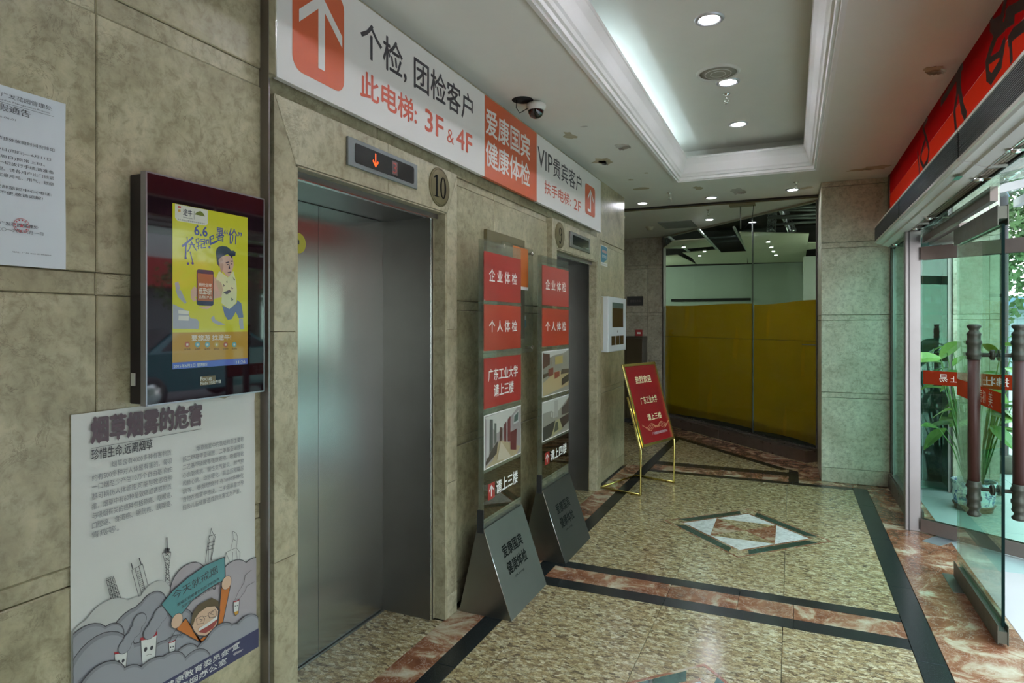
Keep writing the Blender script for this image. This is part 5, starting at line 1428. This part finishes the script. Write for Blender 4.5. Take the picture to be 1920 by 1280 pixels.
# cigarettes
def cig(cx, top, w, h, tilt, layer, face=1):
    x0, x1 = cx - w / 2, cx + w / 2; dz = -w * .33
    pc.polys([Z2([(x0, top), (x1, top + dz), (x1 - w * .13, top + h * .62), (x0 + w * .10, top + h * .74)])], M_PW, layer, 'cigarette_paper')
    pc.polys([Z2([(x0 + w * .10, top + h * .74), (x1 - w * .13, top + h * .62), (x1 - w * .14, top + h * .80), (x0 + w * .34, top + h)])], M_PAMB, layer, 'cigarette_filter')
    pc.polys([Z2([(x0 - w * .02, top - w * .06), (cx, top - w * .12), (x1 + w * .02, top + dz - w * .14), (x1 + w * .02, top + dz + w * .10), (cx, top + w * .02), (x0 - w * .02, top + w * .12)])], M_PRED, layer + 1, 'cigarette_tip')
    q = pc.stroke(Z2([(x0, top), (x0 + w * .10, top + h * .74), (x0 + w * .34, top + h), (x1 - w * .14, top + h * .80), (x1, top + dz)]), .0014, None)
    if face:
        for e in (-.2, .17):
            y_, z_ = Z2([(cx + e * w, top + h * (.28 - e * .12))])[0]; q.append(pc.circ(y_, z_, w * .000033, w * .00004, seg=10))
        q += pc.stroke(Z2([(cx - w * .15, top + h * .48), (cx, top + h * .44), (cx + w * .16, top + h * .45)]), .0010, None)
    pc.polys(q, M_PK, layer + 2, 'cigarette_lines')
cloud([(330, 1050, 250), (470, 980, 170), (620, 1150, 260), (900, 1020, 180)], M_PG, 15)
cloud([(1240, 900, 260), (1000, 980, 190)], M_PG, 15)
cig(525, 925, 125, 275, 0, 19); cig(790, 790, 155, 330, 0, 19); cig(1010, 825, 65, 150, 0, 19); cig(1620, 440, 55, 135, 0, 19)
cloud([(560, 860, 55), (600, 790, 50), (660, 710, 55), (700, 620, 60)], M_PG, 22, lw=.0015); cloud([(800, 720, 60), (850, 640, 60), (900, 560, 70)], M_PG, 22, lw=.0015)
lines([[(1605, 420), (1640, 340), (1690, 260), (1700, 190), (1760, 140)], [(1640, 420), (1700, 340), (1720, 290), (1790, 250)], [(985, 815), (1010, 760), (1040, 710)], [(1035, 805), (1060, 760), (1090, 740)]], .0014, layer=24, name='smoke_line')
# man with banner
pc.polys([Z2([(1040, 700), (1140, 590), (1200, 680), (1260, 800), (1440, 640), (1470, 290), (1565, 285), (1490, 650), (1380, 750), (1300, 845)])], M_PK, 25, 'sleeve_outline')
pc.polys([Z2([(1050, 698), (1138, 600), (1200, 690), (1262, 812), (1446, 650), (1478, 300), (1556, 296), (1482, 650), (1376, 745), (1300, 832)])], M_PO, 26, 'sleeve_drawing')
pc.polys([Z2([(900, 465), (1010, 330), (1160, 200), (1320, 90), (1508, 10), (1515, 230), (1350, 320), (1200, 430), (1080, 580), (1010, 600)])], M_PK, 27, 'held_banner_outline')
pc.polys([Z2([(908, 463), (1015, 336), (1163, 208), (1322, 98), (1500, 20), (1507, 226), (1345, 314), (1195, 424), (1078, 572), (1014, 592)])], M_PT, 28, 'held_banner')
a_ = Z2([(1015, 430)])[0]; b_ = Z2([(1440, 165)])[0]; rot = math.atan2(b_[1] - a_[1], b_[0] - a_[0]); Ln = math.hypot(b_[0] - a_[0], b_[1] - a_[1])
pc.text('今天就戒烟', a_[0], a_[0] + Ln, a_[1], a_[1] + .026, M_PK, 30, .0, rot=rot, name='held_banner_lettering')
a2 = Z2([(1055, 485)])[0]; pc.text('烟草正吞噬着你和孩子的生命', a2[0], a2[0] + Ln * .95, a2[1], a2[1] + .010, M_PK, 30, rot=rot, name='held_banner_lettering')
a2 = Z2([(1095, 505)])[0]; pc.text('保护孩子免受二手烟的危害', a2[0], a2[0] + Ln * .85, a2[1], a2[1] + .010, M_PK, 30, rot=rot, name='held_banner_lettering')
def disc(a, b, r, rb, mat, layer, nm, e=0.0):
    y, z = Z2([(a, b)])[0]; pc.polys([pc.circ(y, z, r * .00033 + e, rb * .00033 + e, seg=26)], mat, layer, nm)
for a, b in ((1050, 618), (1520, 258)):
    disc(a, b, 56, 62, M_PK, 31, 'hand_outline', .0012); disc(a, b, 56, 62, M_PS, 32, 'hand_drawing')
pc.polys([Z2([(1180, 650), (1215, 520), (1290, 450), (1380, 400), (1445, 440), (1460, 520), (1440, 640), (1395, 720), (1320, 770), (1250, 765), (1205, 720)])], M_PK, 31, 'face_outline')
pc.polys([Z2([(1192, 660), (1222, 540), (1300, 480), (1400, 470), (1440, 520), (1430, 640), (1388, 712), (1318, 758), (1255, 754), (1214, 714)])], M_PS, 32, 'face_drawing')
pc.polys([Z2([(1178, 655), (1200, 540), (1250, 470), (1320, 430), (1380, 400), (1440, 430), (1455, 500), (1420, 480), (1330, 490), (1260, 540), (1220, 600), (1200, 660)])], M_PHAIR, 33, 'hair_drawing')
pc.polys([Z2([(1250, 690), (1340, 640), (1430, 570), (1432, 620), (1390, 690), (1320, 735), (1262, 728)])], M_PMO, 33, 'mouth_drawing')
pc.polys([Z2([(1252, 692), (1340, 638), (1428, 572), (1430, 600), (1345, 665), (1256, 716)])], M_PW, 34, 'teeth_drawing')
q = []
for s in ([(1230, 600), (1290, 570), (1310, 600), (1300, 640), (1240, 650), (1230, 600)], [(1340, 550), (1410, 510), (1425, 540), (1415, 580), (1355, 590), (1340, 550)], [(1310, 580), (1340, 570)], [(1262, 600), (1290, 608), (1266, 630)], [(1392, 528), (1362, 552), (1392, 558)]): q += pc.stroke(Z2(s), .0013, None)
pc.polys(q, M_PK, 35, 'spectacles_drawing')
cloud([(1450, 850, 200), (1570, 760, 110), (1330, 960, 170), (1700, 750, 190), (1120, 1010, 150)], M_PG, 36)
cloud([(960, 1120, 180), (800, 1200, 200), (560, 1250, 170), (330, 1260, 200), (1200, 1100, 190)], M_PG, 39)
pc.polys([[(1.0055, .4345), (1.6025, .4345), (1.6025, .497), (1.0055, .497)]], M_PN, 43, 'footer_band')
pc.text('市健康教育委员会 宣', 1.22, 1.52, .470, .490, M_PW, 45, .01, name='footer_lettering')
pc.text('市控烟办公室', 1.26, 1.47, .444, .463, M_PW, 45, .01, name='footer_lettering')
rnd = random.Random(4); q = []
for k in range(12):
    a = 1.25 + rnd.random() * .28; b = .455 + rnd.random() * .035; q.append([(a + rnd.uniform(.006, .02) * math.cos(t * .9), b + rnd.uniform(.002, .006) * math.sin(t * .9)) for t in range(7)])
for k_, p_ in enumerate(q): pc.polys([p_], M_PM, 44, 'torn_patch')

# ---- blue sticker, directory panel, plaques
bl = thing('blue_leaflet', 'small blue and white leaflet stuck to the marble right of lift 9', 'leaflet', (WX + .001, 5.965, 2.19))
c_ = Canvas(bl, (0.001, 0, 0), (0, 1, 0), (0, 0, 1), .0004)
c_.rect(-.122, .122, -.098, .098, M_WHITE, 0, 'sheet'); c_.rect(-.112, .112, -.066, .092, flat('leaflet_blue', (.04, .20, .30), .5), 1, 'blue_field'); c_.rect(-.07, .09, .03, .055, flat('leaflet_pink', (.5, .3, .3), .5), 2, 'pink_bar')
c_.text('请勿吸烟', -.07, .08, -.02, .012, M_WHITE, 2, name='lettering'); c_.text('爱护公共卫生', -.09, .09, -.09, -.075, M_TXTD, 2, name='lettering')
c_.polys([[(-.02, -.066), (.03, -.05), (.112, -.02), (.112, -.066)]], flat('leaflet_cream', (.5, .5, .35), .5), 2, 'cream_corner')
dp = thing('directory_panel', 'white wall panel with a brown window and three small squares at the wall end', 'panel', (-1.60, 6.21, 1.526))
MB().box(-.071, 0, -.345, .345, -.268, .268).build('case', flat('panel_white', (.62, .66, .68), .35), dp, bevel=.006)
MB().box(-.073, -.05, -.365, -.346, -.25, .262).build('side_cover', flat('panel_beige', (.42, .38, .27), .5), dp)
c_ = Canvas(dp, (0.0006, 0, 0), (0, 1, 0), (0, 0, 1))
M_BRW = flat('brown_window', (.055, .035, .028), .15)
c_.rect(-.20, .23, -.03, .215, M_BRW, 1, 'large_window'); c_.rect(-.20, .23, .16, .215, flat('teal_window', (.10, .15, .14), .15), 2, 'window_header')
for k in range(3): c_.rect(-.235 + k * .165, -.085 + k * .165, -.205, -.115, M_BRW, 1, 'small_window')
c_.polys([c_.circ(0.0, -.072, .014, seg=12)], M_TXTD, 1, 'emblem')
bp_ = thing('brass_plaque', 'dull brass plaque on the marble wall behind the standing signs', 'plaque', (WX + .001, 3.64, 1.76))
MB().box(0, .02, -.29, .29, -.33, .33).build('plate', M_BRASSD, bp_, bevel=.002)
c_ = Canvas(bp_, (.0206, 0, 0), (0, 1, 0), (0, 0, 1))
c_.text('体检中心', -.1, .2, .02, .08, M_INK, 1, name='lettering'); c_.text('电梯由此上', -.1, .2, -.12, -.07, M_INK, 1, name='lettering')
ap = thing('acrylic_plaque', 'clear acrylic plaque with an orange card on steel stand-off screws', 'plaque', (-1.605, 3.69, 1.70))
MB().box(0, .006, -.24, .26, -.36, .33).build('sheet', M_ACRYL, ap)
for y_, z_ in ((.235, .30), (.235, -.33), (-.215, .30), (-.215, -.33)):
    MB().lathe([(0, -.04), (.009, -.04), (.009, .006), (.014, .007), (.014, .014), (0, .016)], (0, y_, z_), 14, 'x').build('screw', M_CHROME, ap)
MB().box(.0065, .008, -.08, .17, .07, .32).build('orange_card', flat('orange_card', (.50, .13, .02), .45), ap)
MB().box(.0065, .0075, -.08, .17, .05, .07).build('card_footer', M_WHITE, ap)
stk = thing('face_sticker', 'blue and white sticker below the acrylic plaque between the standing signs', 'sticker', (WX + .001, 3.93, 1.535))
c_ = Canvas(stk, (.001, 0, 0), (0, 1, 0), (0, 0, 1)); c_.polys([c_.circ(0, 0, .07, .05, seg=20)], flat('sticker_blue', (.12, .32, .42), .5), 0, 'disc'); c_.rect(-.07, .07, .02, .05, M_WHITE, 1, 'white_bar')

# ================================================================== STANDING SIGNS
def photo1(cv, y0, y1, z0, z1):
    """corridor photograph print"""
    f = lambda a, b: (y0 + (y1 - y0) * a, z0 + (z1 - z0) * b)
    C_ = lambda n_, c: flat('photo_' + n_, c, .3, coat=.3)
    cv.polys([[f(0, 0), f(1, 0), f(1, 1), f(0, 1)]], C_('wall_grey', (.34, .30, .29)), 1, 'photo_print')
    for k, (pts, c, nm) in enumerate((([(0, .98), (.55, 1), (.9, 1), (.42, .62), (.30, .60), (.1, .85)], (.55, .55, .50), 'ceiling'), ([(0, 0), (.25, 0), (.85, 0), (1, .13), (.45, .42), (.36, .42), (.2, .1)], (.42, .34, .20), 'floor_tone'),
                                      ([(.02, .05), (.30, .2), (.34, .45), (.16, .30), (.02, .12)], (.07, .05, .04), 'bench'), ([(.03, .2), (.10, .2), (.12, .92), (.03, .95)], (.50, .48, .46), 'curtain'), ([(.12, .28), (.20, .33), (.20, .90), (.12, .92)], (.10, .10, .09), 'dark_strip'), ([(.24, .4), (.29, .42), (.29, .8), (.24, .82)], (.12, .13, .11), 'dark_strip'),
                                      ([(.38, .42), (.45, .42), (.45, .68), (.38, .70)], (.10, .05, .04), 'door_tone'), ([(.50, .38), (.56, .36), (.56, .78), (.50, .72)], (.16, .04, .04), 'door_tone'), ([(.60, .35), (.68, .33), (.68, .86), (.60, .80)], (.17, .04, .04), 'door_tone'),
                                      ([(.68, .16), (.85, .10), (.87, .55), (.68, .52)], (.13, .03, .03), 'door_tone'), ([(.76, .66), (.92, .68), (.93, .94), (.77, .86)], (.5, .5, .48), 'picture'), ([(.78, .70), (.90, .72), (.91, .90), (.79, .83)], (.08, .12, .10), 'picture'), ([(.30, .06), (.62, .0), (.70, .0), (.40, .42)], (.55, .48, .36), 'floor_glow'))):
        cv.polys([[f(a, b) for a, b in pts]], C_('%s' % ('%s_%d' % (nm, k)), c), 2 + k, 'photo_print')
def photo2(cv, y0, y1, z0, z1, v):
    f = lambda a, b: (y0 + (y1 - y0) * a, z0 + (z1 - z0) * b)
    C_ = lambda n_, c: flat('photo%d_%s' % (v, n_), c, .3, coat=.3)
    cv.polys([[f(0, 0), f(1, 0), f(1, 1), f(0, 1)]], C_('base', (.30, .29, .24)), 1, 'photo_print')
    if v == 2:
        L_ = (([(0, 1), (1, 1), (.8, .93), (.4, .9), (.25, .86)], (.55, .56, .52)), ([(0, .62), (.25, .70), (.25, .94), (0, .98)], (.10, .05, .04)), ([(0, 0), (1, .12), (1, .45), (.5, .52), (0, .3)], (.46, .37, .20)), ([(.45, .68), (.75, .68), (.75, .88), (.45, .86)], (.45, .36, .14)),
              ([(.2, .42), (.38, .44), (.38, .62), (.2, .6)], (.22, .06, .04)), ([(.42, .34), (.62, .38), (.62, .50), (.42, .50)], (.25, .07, .04)), ([(.7, .14), (1, .22), (1, .4), (.7, .3)], (.06, .05, .04)), ([(0, .4), (.2, .45), (.2, .52), (0, .5)], (.08, .06, .04)), ([(.66, .42), (1, .42), (1, .52), (.7, .54)], (.10, .08, .06)), ([(.3, .66), (.34, .66), (.34, .82), (.3, .84)], (.35, .30, .2)))
    else:
        L_ = (([(0, .72), (.3, .72), (.5, .6), (.8, .8), (1, .95), (1, 1), (0, 1)], (.52, .53, .48)), ([(.42, .5), (.56, .5), (.56, .96), (.42, .96)], (.40, .40, .36)), ([(0, 0), (.35, .05), (.45, .42), (0, .35)], (.05, .05, .04)), ([(.68, .1), (1, .25), (1, .48), (.62, .42)], (.07, .05, .04)), ([(.3, .02), (.75, .1), (.62, .42), (.47, .42)], (.36, .33, .18)),
              ([(.40, .1), (.58, .14), (.56, .36), (.46, .36)], (.08, .09, .06)), ([(.7, .5), (1, .5), (1, .95), (.9, .8), (.7, .7)], (.10, .08, .07)), ([(.28, .55), (.33, .56), (.33, .68), (.28, .67)], (.5, .5, .45)), ([(.36, .5), (.40, .5), (.40, .66), (.36, .66)], (.5, .5, .45)))
    for k, (pts, c) in enumerate(L_): cv.polys([[f(a, b) for a, b in pts]], C_(str(k), c), 2 + k, 'photo_print')
def stand_sign(y0, label, cards, W=.505, dark_base=False):
    MBs = M_BASE2 if dark_base else M_BASE
    r = thing('standing_sign', label, 'sign', (-1.47, y0, 0), 'acrylic standing signs between the lifts')
    x1, xb, xt0, xt1, ht = .153, -.150, -.045, -.004, .45
    # folded steel base: front, back, two sides
    T = .003
    MB().prism([(x1, 0, 0), (x1 - T, 0, 0), (xt1 - T, 0, ht), (xt1, 0, ht)], (0, W, 0)).build('front_plate', MBs, r)
    MB().prism([(xb, 0, 0), (xb + T, 0, 0), (xt0 + T, 0, ht), (xt0, 0, ht)], (0, W, 0)).build('back_plate', M_STEELD, r)
    for yy in (0.001, W - .004): MB().prism([(xb + T, yy, 0), (x1 - T, yy, 0), (xt1 - T, yy, ht), (xt0 + T, yy, ht)], (0, .003, 0)).build('side_plate', M_STEELD, r)
    MB().tube([(x1, 0.0, 0.001), (xt1, 0.0, ht)], .0018, 6).build('bright_edge', M_CHROME, r)
    # etched lettering on the sloping front
    ex = Vector((0, 1, 0)); ey = Vector((xt1 - x1, 0, ht)).normalized(); cb = Canvas(r, (x1 + .0006, 0, 0), ex, ey)
    mt = flat('etched_dark', (.010, .012, .011), .9, spec=0.05)
    cb.text('爱康国宾', .12, .38, .285, .350, mt, 1, .02); cb.text('健康体检', .12, .38, .195, .260, mt, 1, .02); cb.text('iKang', .18, .30, .16, .175, mt, 1)
    # acrylic body
    p0, p1 = .006, W - .001
    MB().box(-.040, -.036, p0, p1, ht - .02, 1.975).build('back_sheet', M_ACRYL, r)
    MB().box(-.014, -.010, p0, p1, ht - .02, 1.975).build('front_sheet', M_ACRYL, r)
    MB().box(-.036, -.014, p0, p0 + .003, ht - .02, 1.975).build('side_sheet', M_ACRYL, r)
    MB().box(-.036, -.014, p1 - .003, p1, ht - .02, 1.975).build('side_sheet', M_ACRYL, r)
    MB().box(-.042, -.008, -.002, .008, ht - .02, ht + .10).build('slot_clamp', M_DARK, r)
    xs = -.0095
    for k, (kind, z0, z1, tx) in enumerate(cards):
        a, b = .012, W - .006
        cd_ = MB().box(-.010, xs + .001, a, b, z0, z1)
        if kind in ('red', 'red2'):
            mat = M_CARD if kind == 'red' else M_CARD2
        elif kind == 'txt': mat = M_TINTCARD
        else: mat = M_WHITE
        card = cd_.build('card', mat, r)
        MB().box(-.012, xs + .004, a - .004, b + .004, z0 - .016, z0 - .010).build('card_rail', M_ACRYL, r)
        c_ = Canvas(card, (xs + .0014, 0, 0), (0, 1, 0), (0, 0, 1), .00025)
        m, h = (a + b) / 2, z1 - z0
        if kind.startswith('photo'):
            if kind == 'photo1': photo1(c_, a + .008, b - .004, z0 + .006, z1 - .006)
            else: photo2(c_, a + .006, b - .004, z0 + .006, z1 - .006, int(kind[-1]))
        elif kind == 'txt':
            c_.rect(a + .045, a + .13, z0 + h * .36, z0 + h * .72, M_CARD, 1, 'arrow_panel')
            arrow(c_, a + .0875, z0 + h * .42, z0 + h * .68, .055, .009, M_WHITE, 2)
            c_.text(tx[0], a + .15, b - .05, z0 + h * .40, z0 + h * .70, M_WHITE, 1, .02)
        elif len(tx) == 1:
            c_.text(tx[0], a + .06, b - .06, z0 + h * .40, z0 + h * .66, M_WHITE, 1, .015, 1.0)
        else:
            c_.text(tx[0], a + .05, b - .05, z0 + h * .53, z0 + h * .78, M_WHITE, 1, .015)
            c_.text(tx[1], a + .12, b - .11, z0 + h * .20, z0 + h * .45, M_WHITE, 1, .015)
    return r
stand_sign(2.955, 'nearer acrylic standing sign on a steel wedge base with three red cards', [
    ('red', 1.652, 1.912, ('企 业 体 检',)), ('red2', 1.385, 1.632, ('个 人 体 检',)), ('red', 1.078, 1.345, ('广东工业大学', '请上三楼')), ('photo1', .758, 1.045, None), ('txt', .50, .740, ('请上三楼',))], .51)
stand_sign(3.80, 'farther acrylic standing sign with two red cards and two photographs', [
    ('red', 1.650, 1.912, ('企 业 体 检',)), ('red2', 1.380, 1.630, ('个 人 体 检',)), ('photo2', 1.050, 1.350, None), ('photo3', .760, 1.02, None), ('txt', .52, .745, ('请上四楼',))], .545, True)

# ================================================================== WELCOME EASEL
ez = thing('welcome_easel', 'brass framed welcome board on tubular legs holding a red notice', 'sign board', (-1.13, 5.865, 0))
A0 = Vector((-1.227, 5.571, 0)) - Vector((-1.13, 5.865, 0)); B0 = Vector((-1.034, 6.16, 0)) - Vector((-1.13, 5.865, 0))
bk = Vector((-.95, .311, 0)); upv = Vector((0, 0, 1)); across = (B0 - A0).normalized()
def lean(p, z): return p + upv * z + bk * max(0, (z - .41) * .292)
for p in (A0, B0):
    foot = Vector((-1.618, 5.748, 0)) - Vector((-1.13, 5.865, 0)) if p is A0 else Vector((-1.35, 6.297, 0)) - Vector((-1.13, 5.865, 0))
    foot = p + bk * .42
    MB().tube([foot + upv * .011, p + upv * .011, p + upv * .02, p + upv * .41, lean(p, .87)], .0105, 8).build('leg', M_GOLD, ez)
MB().tube([A0 + bk * .42 + upv * .011, B0 + bk * .42 + upv * .011], .009, 8).build('cross_bar', M_GOLD, ez)
MB().tube([A0 + bk * .005 + upv * .40, B0 + bk * .005 + upv * .40], .007, 8).build('cross_bar', M_GOLD, ez) if False else None
nb = (upv + bk * .292).normalized(); nf_ = across.cross(nb)
if nf_.dot(Vector((1, -1, 0))) < 0: nf_ = -nf_
oA = lean(A0, .43) + across * .018 + nf_ * .004; bw_, bh_ = (B0 - A0).length - .036, .755
def BP(a, b, d): return oA + across * a + nb * b + nf_ * d
def bslab(a0, a1, b0, b1, d0, d1, mat, nm):
    mb = MB(); mb.prism([tuple(BP(a0, b0, d0)), tuple(BP(a1, b0, d0)), tuple(BP(a1, b1, d0)), tuple(BP(a0, b1, d0))], nf_ * (d1 - d0)); return mb.build(nm, mat, ez)
M_NOTE = flat('notice_crimson', (0.24, 0.004, 0.008), 0.25, coat=.5)
bslab(0, bw_, 0, bh_, 0, .008, M_BRASSD, 'back_board'); bslab(.02, bw_ - .02, .02, bh_ - .02, .008, .010, M_NOTE, 'red_notice')
for r in ((0, .020, 0, bh_), (bw_ - .020, bw_, 0, bh_), (0, bw_, bh_ - .024, bh_), (0, bw_, -.002, .018)): bslab(*r, .008, .020, M_GOLD, 'frame_bar')
ce = Canvas(ez, BP(0, 0, .0104), across, nb, .0004); ce.n = nf_
M_NG = flat('notice_gold', (.80, .74, .45), .4)
ce.text('热烈欢迎', .16, .44, .565, .635, M_NG, 1, .018); ce.text('广东工业大学', .16, .46, .37, .44, M_NG, 1, .0); ce.text('请上三楼', .21, .46, .215, .275, M_NG, 1, .01)
ce.text('广州爱康国宾健康体检中心', .22, .50, .080, .105, flat('notice_pink', (.55, .35, .40), .4), 1, .01)
q = []
for sgn in (-1, 1):
    for k in range(4):
        pts = [(.335 + sgn * (.03 + .22 * t), .155 + .026 * math.sin(3.0 * t * PI * .7 + k * .5) * (1 - .3 * t) - .008 * k + .03 * t) for t in [i / 10 for i in range(11)]]
        q += ce.stroke(pts, .004, None)
for k in range(5): q.append(ce.circ(.335 + (k - 2) * .018, .15, .007, .011, seg=8))
ce.polys(q, flat('notice_ornament', (.50, .20, .10), .4), 1, 'ornament')

# ================================================================== CEILING FITTINGS
def downlight(x, y, z, label, e=None, r=.062, grp=None):
    f = thing('downlight', label, 'light', (x, y, z), grp)
    MB().lathe([(r * .80, -.001), (r * 1.0, -.010), (r * 1.22, -.008), (r * 1.30, 0)], (0, 0, 0), 28, caps=False).build('rim', M_LAMPRIM, f)
    MB().lathe([(0, -.004), (r * .84, -.004)], (0, 0, 0), 24).build('lens', M_LAMP, f)
    return f
K = 3.2
downlight(-.415, 3.60, K, 'round downlight in the coffer nearest the top edge of the picture')
downlight(-.405, 4.585, K, 'round downlight in the coffer just beyond the ceiling speaker')
downlight(-.410, 5.585, K, 'round downlight at the far end of the coffer')
downlight(-.41, 2.60, K, 'round downlight in the coffer above the camera', ); downlight(-.41, 1.6, K, 'round downlight in the near end of the coffer behind the picture edge')
downlight(-1.555, 7.157, CZ, 'round downlight beside the end of the lift wall', r=.055)
downlight(-.80, 7.144, CZ, 'middle round downlight of the three before the ceiling track', r=.055)
downlight(.005, 7.057, CZ, 'round downlight nearest the marble pillar', r=.055)
downlight(-.992, 8.62, CZ, 'single round downlight beyond the ceiling track', r=.055)
sp = thing('ceiling_speaker', 'round beige ceiling speaker with a white rim in the coffer', 'speaker', (-.45, 4.39, K))
MB().lathe([(.118, -.004), (.125, -.014), (.135, -.012), (.142, 0)], (0, 0, 0), 36, caps=False).build('rim', M_PLASTICW, sp)
MB().lathe([(0, -.012), (.04, -.012), (.075, -.010), (.118, -.004)], (0, 0, 0), 36).build('grille', flat('speaker_beige', (.34, .32, .26), .7, grain=.1, gscale=200), sp)
for rr in (.045, .08): MB().lathe([(rr, -.0115), (rr + .003, -.0135), (rr + .006, -.0105)], (0, 0, 0), 30, caps=False).build('grille_ring', M_PLASTICW, sp)
def sprinkler(x, y, z, label):
    f = thing('sprinkler', label, 'sprinkler', (x, y, z))
    MB().lathe([(.028, 0), (.026, -.006), (.010, -.010), (.009, -.03), (.012, -.032), (.012, -.038), (0, -.038)], (0, 0, 0), 14).build('body', M_CHROME, f)
    for s in (-1, 1): MB().tube([(s * .009, 0, -.036), (s * .014, 0, -.05), (s * .004, 0, -.066)], .0022, 5).build('frame_arm', M_CHROME, f)
    MB().lathe([(0, -.066), (.016, -.068), (.017, -.070), (0, -.071)], (0, 0, 0), 12).build('deflector', M_CHROME, f)
sprinkler(-.435, 4.82, K, 'small sprinkler head hanging beyond the ceiling speaker')
for (x_, y_, lb) in ((-1.174, 6.70, 'sprinkler head between the peeled patches left of the ceiling'), (.038, 6.70, 'sprinkler head on the ceiling before the pillar'), (-.921, 7.892, 'sprinkler head just beyond the ceiling track')): sprinkler(x_, y_, CZ, lb)
cc = thing('dome_camera', 'white and black dome security camera hanging loose from the ceiling above the sign', 'camera', (-1.47, 3.60, CZ))
MB().lathe([(0, -.0015), (.062, -.0015), (.066, -.001)], (-.045, -.03, 0), 24).build('ceiling_hole', M_DARK, cc)
MB().lathe([(0, -.012), (.050, -.012), (.062, -.022), (.064, -.034), (.052, -.055), (.048, -.058)], (.02, .03, 0), 32).build('housing', M_PLASTICW, cc)
MB().lathe([(0.049, -.056), (.047, -.072), (.036, -.092), (.018, -.103), (0, -.106)], (.02, .03, 0), 28, caps=False).build('dome', flat('smoked_dome', (.012, .012, .014), .05, coat=1), cc)
MB().tube([(-.075, -.05, -.002), (-.078, -.05, -.05), (-.06, -.04, -.082), (-.02, -.01, -.05), (-.01, 0, -.03)], .003, 6).build('cable', M_BLACKP, cc)
MB().lathe([(0, .012 - .03), (.010, .012 - .03), (.012, 0)], (.02, .03, 0), 10).build('neck', M_DARK, cc)
vt = thing('ceiling_vent', 'rectangular louvred air vent in the ceiling beyond the track', 'vent', (-1.44, 8.87, CZ))
mb = MB()
for r in ((-.22, .22, -.29, -.26), (-.22, .22, .26, .29), (-.22, -.19, -.26, .26), (.19, .22, -.26, .26)): mb.box(*r, -.012, 0)
mb.build('frame', flat('vent_grey', (.30, .32, .29), .5), vt)
MB().box(-.19, .19, -.26, .26, -.002, -.001).build('backing', M_DARK, vt)
for k in range(12): MB().box(-.19, .19, -.25 + k * .043, -.225 + k * .043, -.012, -.008).build('slat', flat('vent_grey', (.30, .32, .29), .5), vt)
for (x_, y_, lb) in ((-1.84, 8.95, 'beige smoke detector on the corridor ceiling left of the vent'), (-2.0, 7.95, 'beige smoke detector half hidden by the end of the lift wall')):
    f = thing('smoke_detector', lb, 'detector', (x_, y_, CZ))
    MB().lathe([(.05, 0), (.052, -.015), (.04, -.03), (.036, -.045), (.02, -.05), (0, -.05)], (0, 0, 0), 20).build('body', flat('detector_beige', (.50, .48, .36), .5), f)
    MB().lathe([(.065, 0), (.065, -.006), (.05, -.008)], (0, 0, 0), 20).build('base', flat('detector_beige', (.50, .48, .36), .5), f)
# projector bracket with hanging lamp near the track
hx, hy = onz(1392, 383, CZ)
hg = thing('hanging_bracket', 'rusty ceiling plate with a rod hanging by the glass partition', 'bracket', (hx, hy, CZ))
MB().box(-.14, .14, -.06, .06, -.02, 0).build('plate', flat('plate_ochre', (.28, .24, .13), .6, grain=.2), hg)
MB().tube([(-.02, 0, -.02), (-.02, 0, -.28)], .008, 6).build('rod', M_STEELD, hg)
MB().tube([(.12, 0, -.02), (.11, 0, -.14), (.07, 0, -.22), (.03, .0, -.27)], .003, 5).build('cable', M_BLACKP, hg)

# ---- things on the far wall
fs = thing('wall_sign', 'small dark name plate on the far marble wall left of the partition', 'sign', (-2.30, 10.05, 1.90))
MB().box(-.13, .13, -.02, -.001, -.075, .075).build('plate', flat('plate_charcoal', (.05, .045, .045), .4), fs)
c_ = Canvas(fs, (0, -.0206, 0), (1, 0, 0), (0, 0, 1)); c_.text('管理处办公', -.08, .10, -.02, .02, flat('plate_text', (.16, .14, .13), .5), 1)
fa_ = thing('fire_alarm', 'small red fire alarm call point on the far marble wall', 'alarm', (-2.235, 10.05, 1.385))
MB().box(-.055, .055, -.035, -.001, -.05, .055).build('box', flat('alarm_red', (.42, .03, .03), .4), fa_, bevel=.004)
MB().box(-.03, .03, -.038, -.035, -.014, .018).build('window', M_WHITE, fa_)
cbn = thing('dark_cabinet', 'dark brown cabinet against the far wall behind the welcome board', 'cabinet', (-2.30, 9.85, 0))
MB().box(-.30, .20, -.16, .16, .06, 1.34).build('body', flat('cabinet_brown', (.045, .032, .018), .3), cbn, bevel=.004)
MB().box(-.28, .18, -.15, .15, 0, .06).build('plinth', M_DARK, cbn)
for a, b in ((-.29, -.052), (-.048, .19)):
    dd = box('door', flat('cabinet_brown2', (.055, .04, .022), .25), cbn, a, b, -.178, -.161, .08, 1.30)
    MB().box(-.004, .004, -.02, -.009, -.06, .06).build('handle', M_BRASSD, dd)
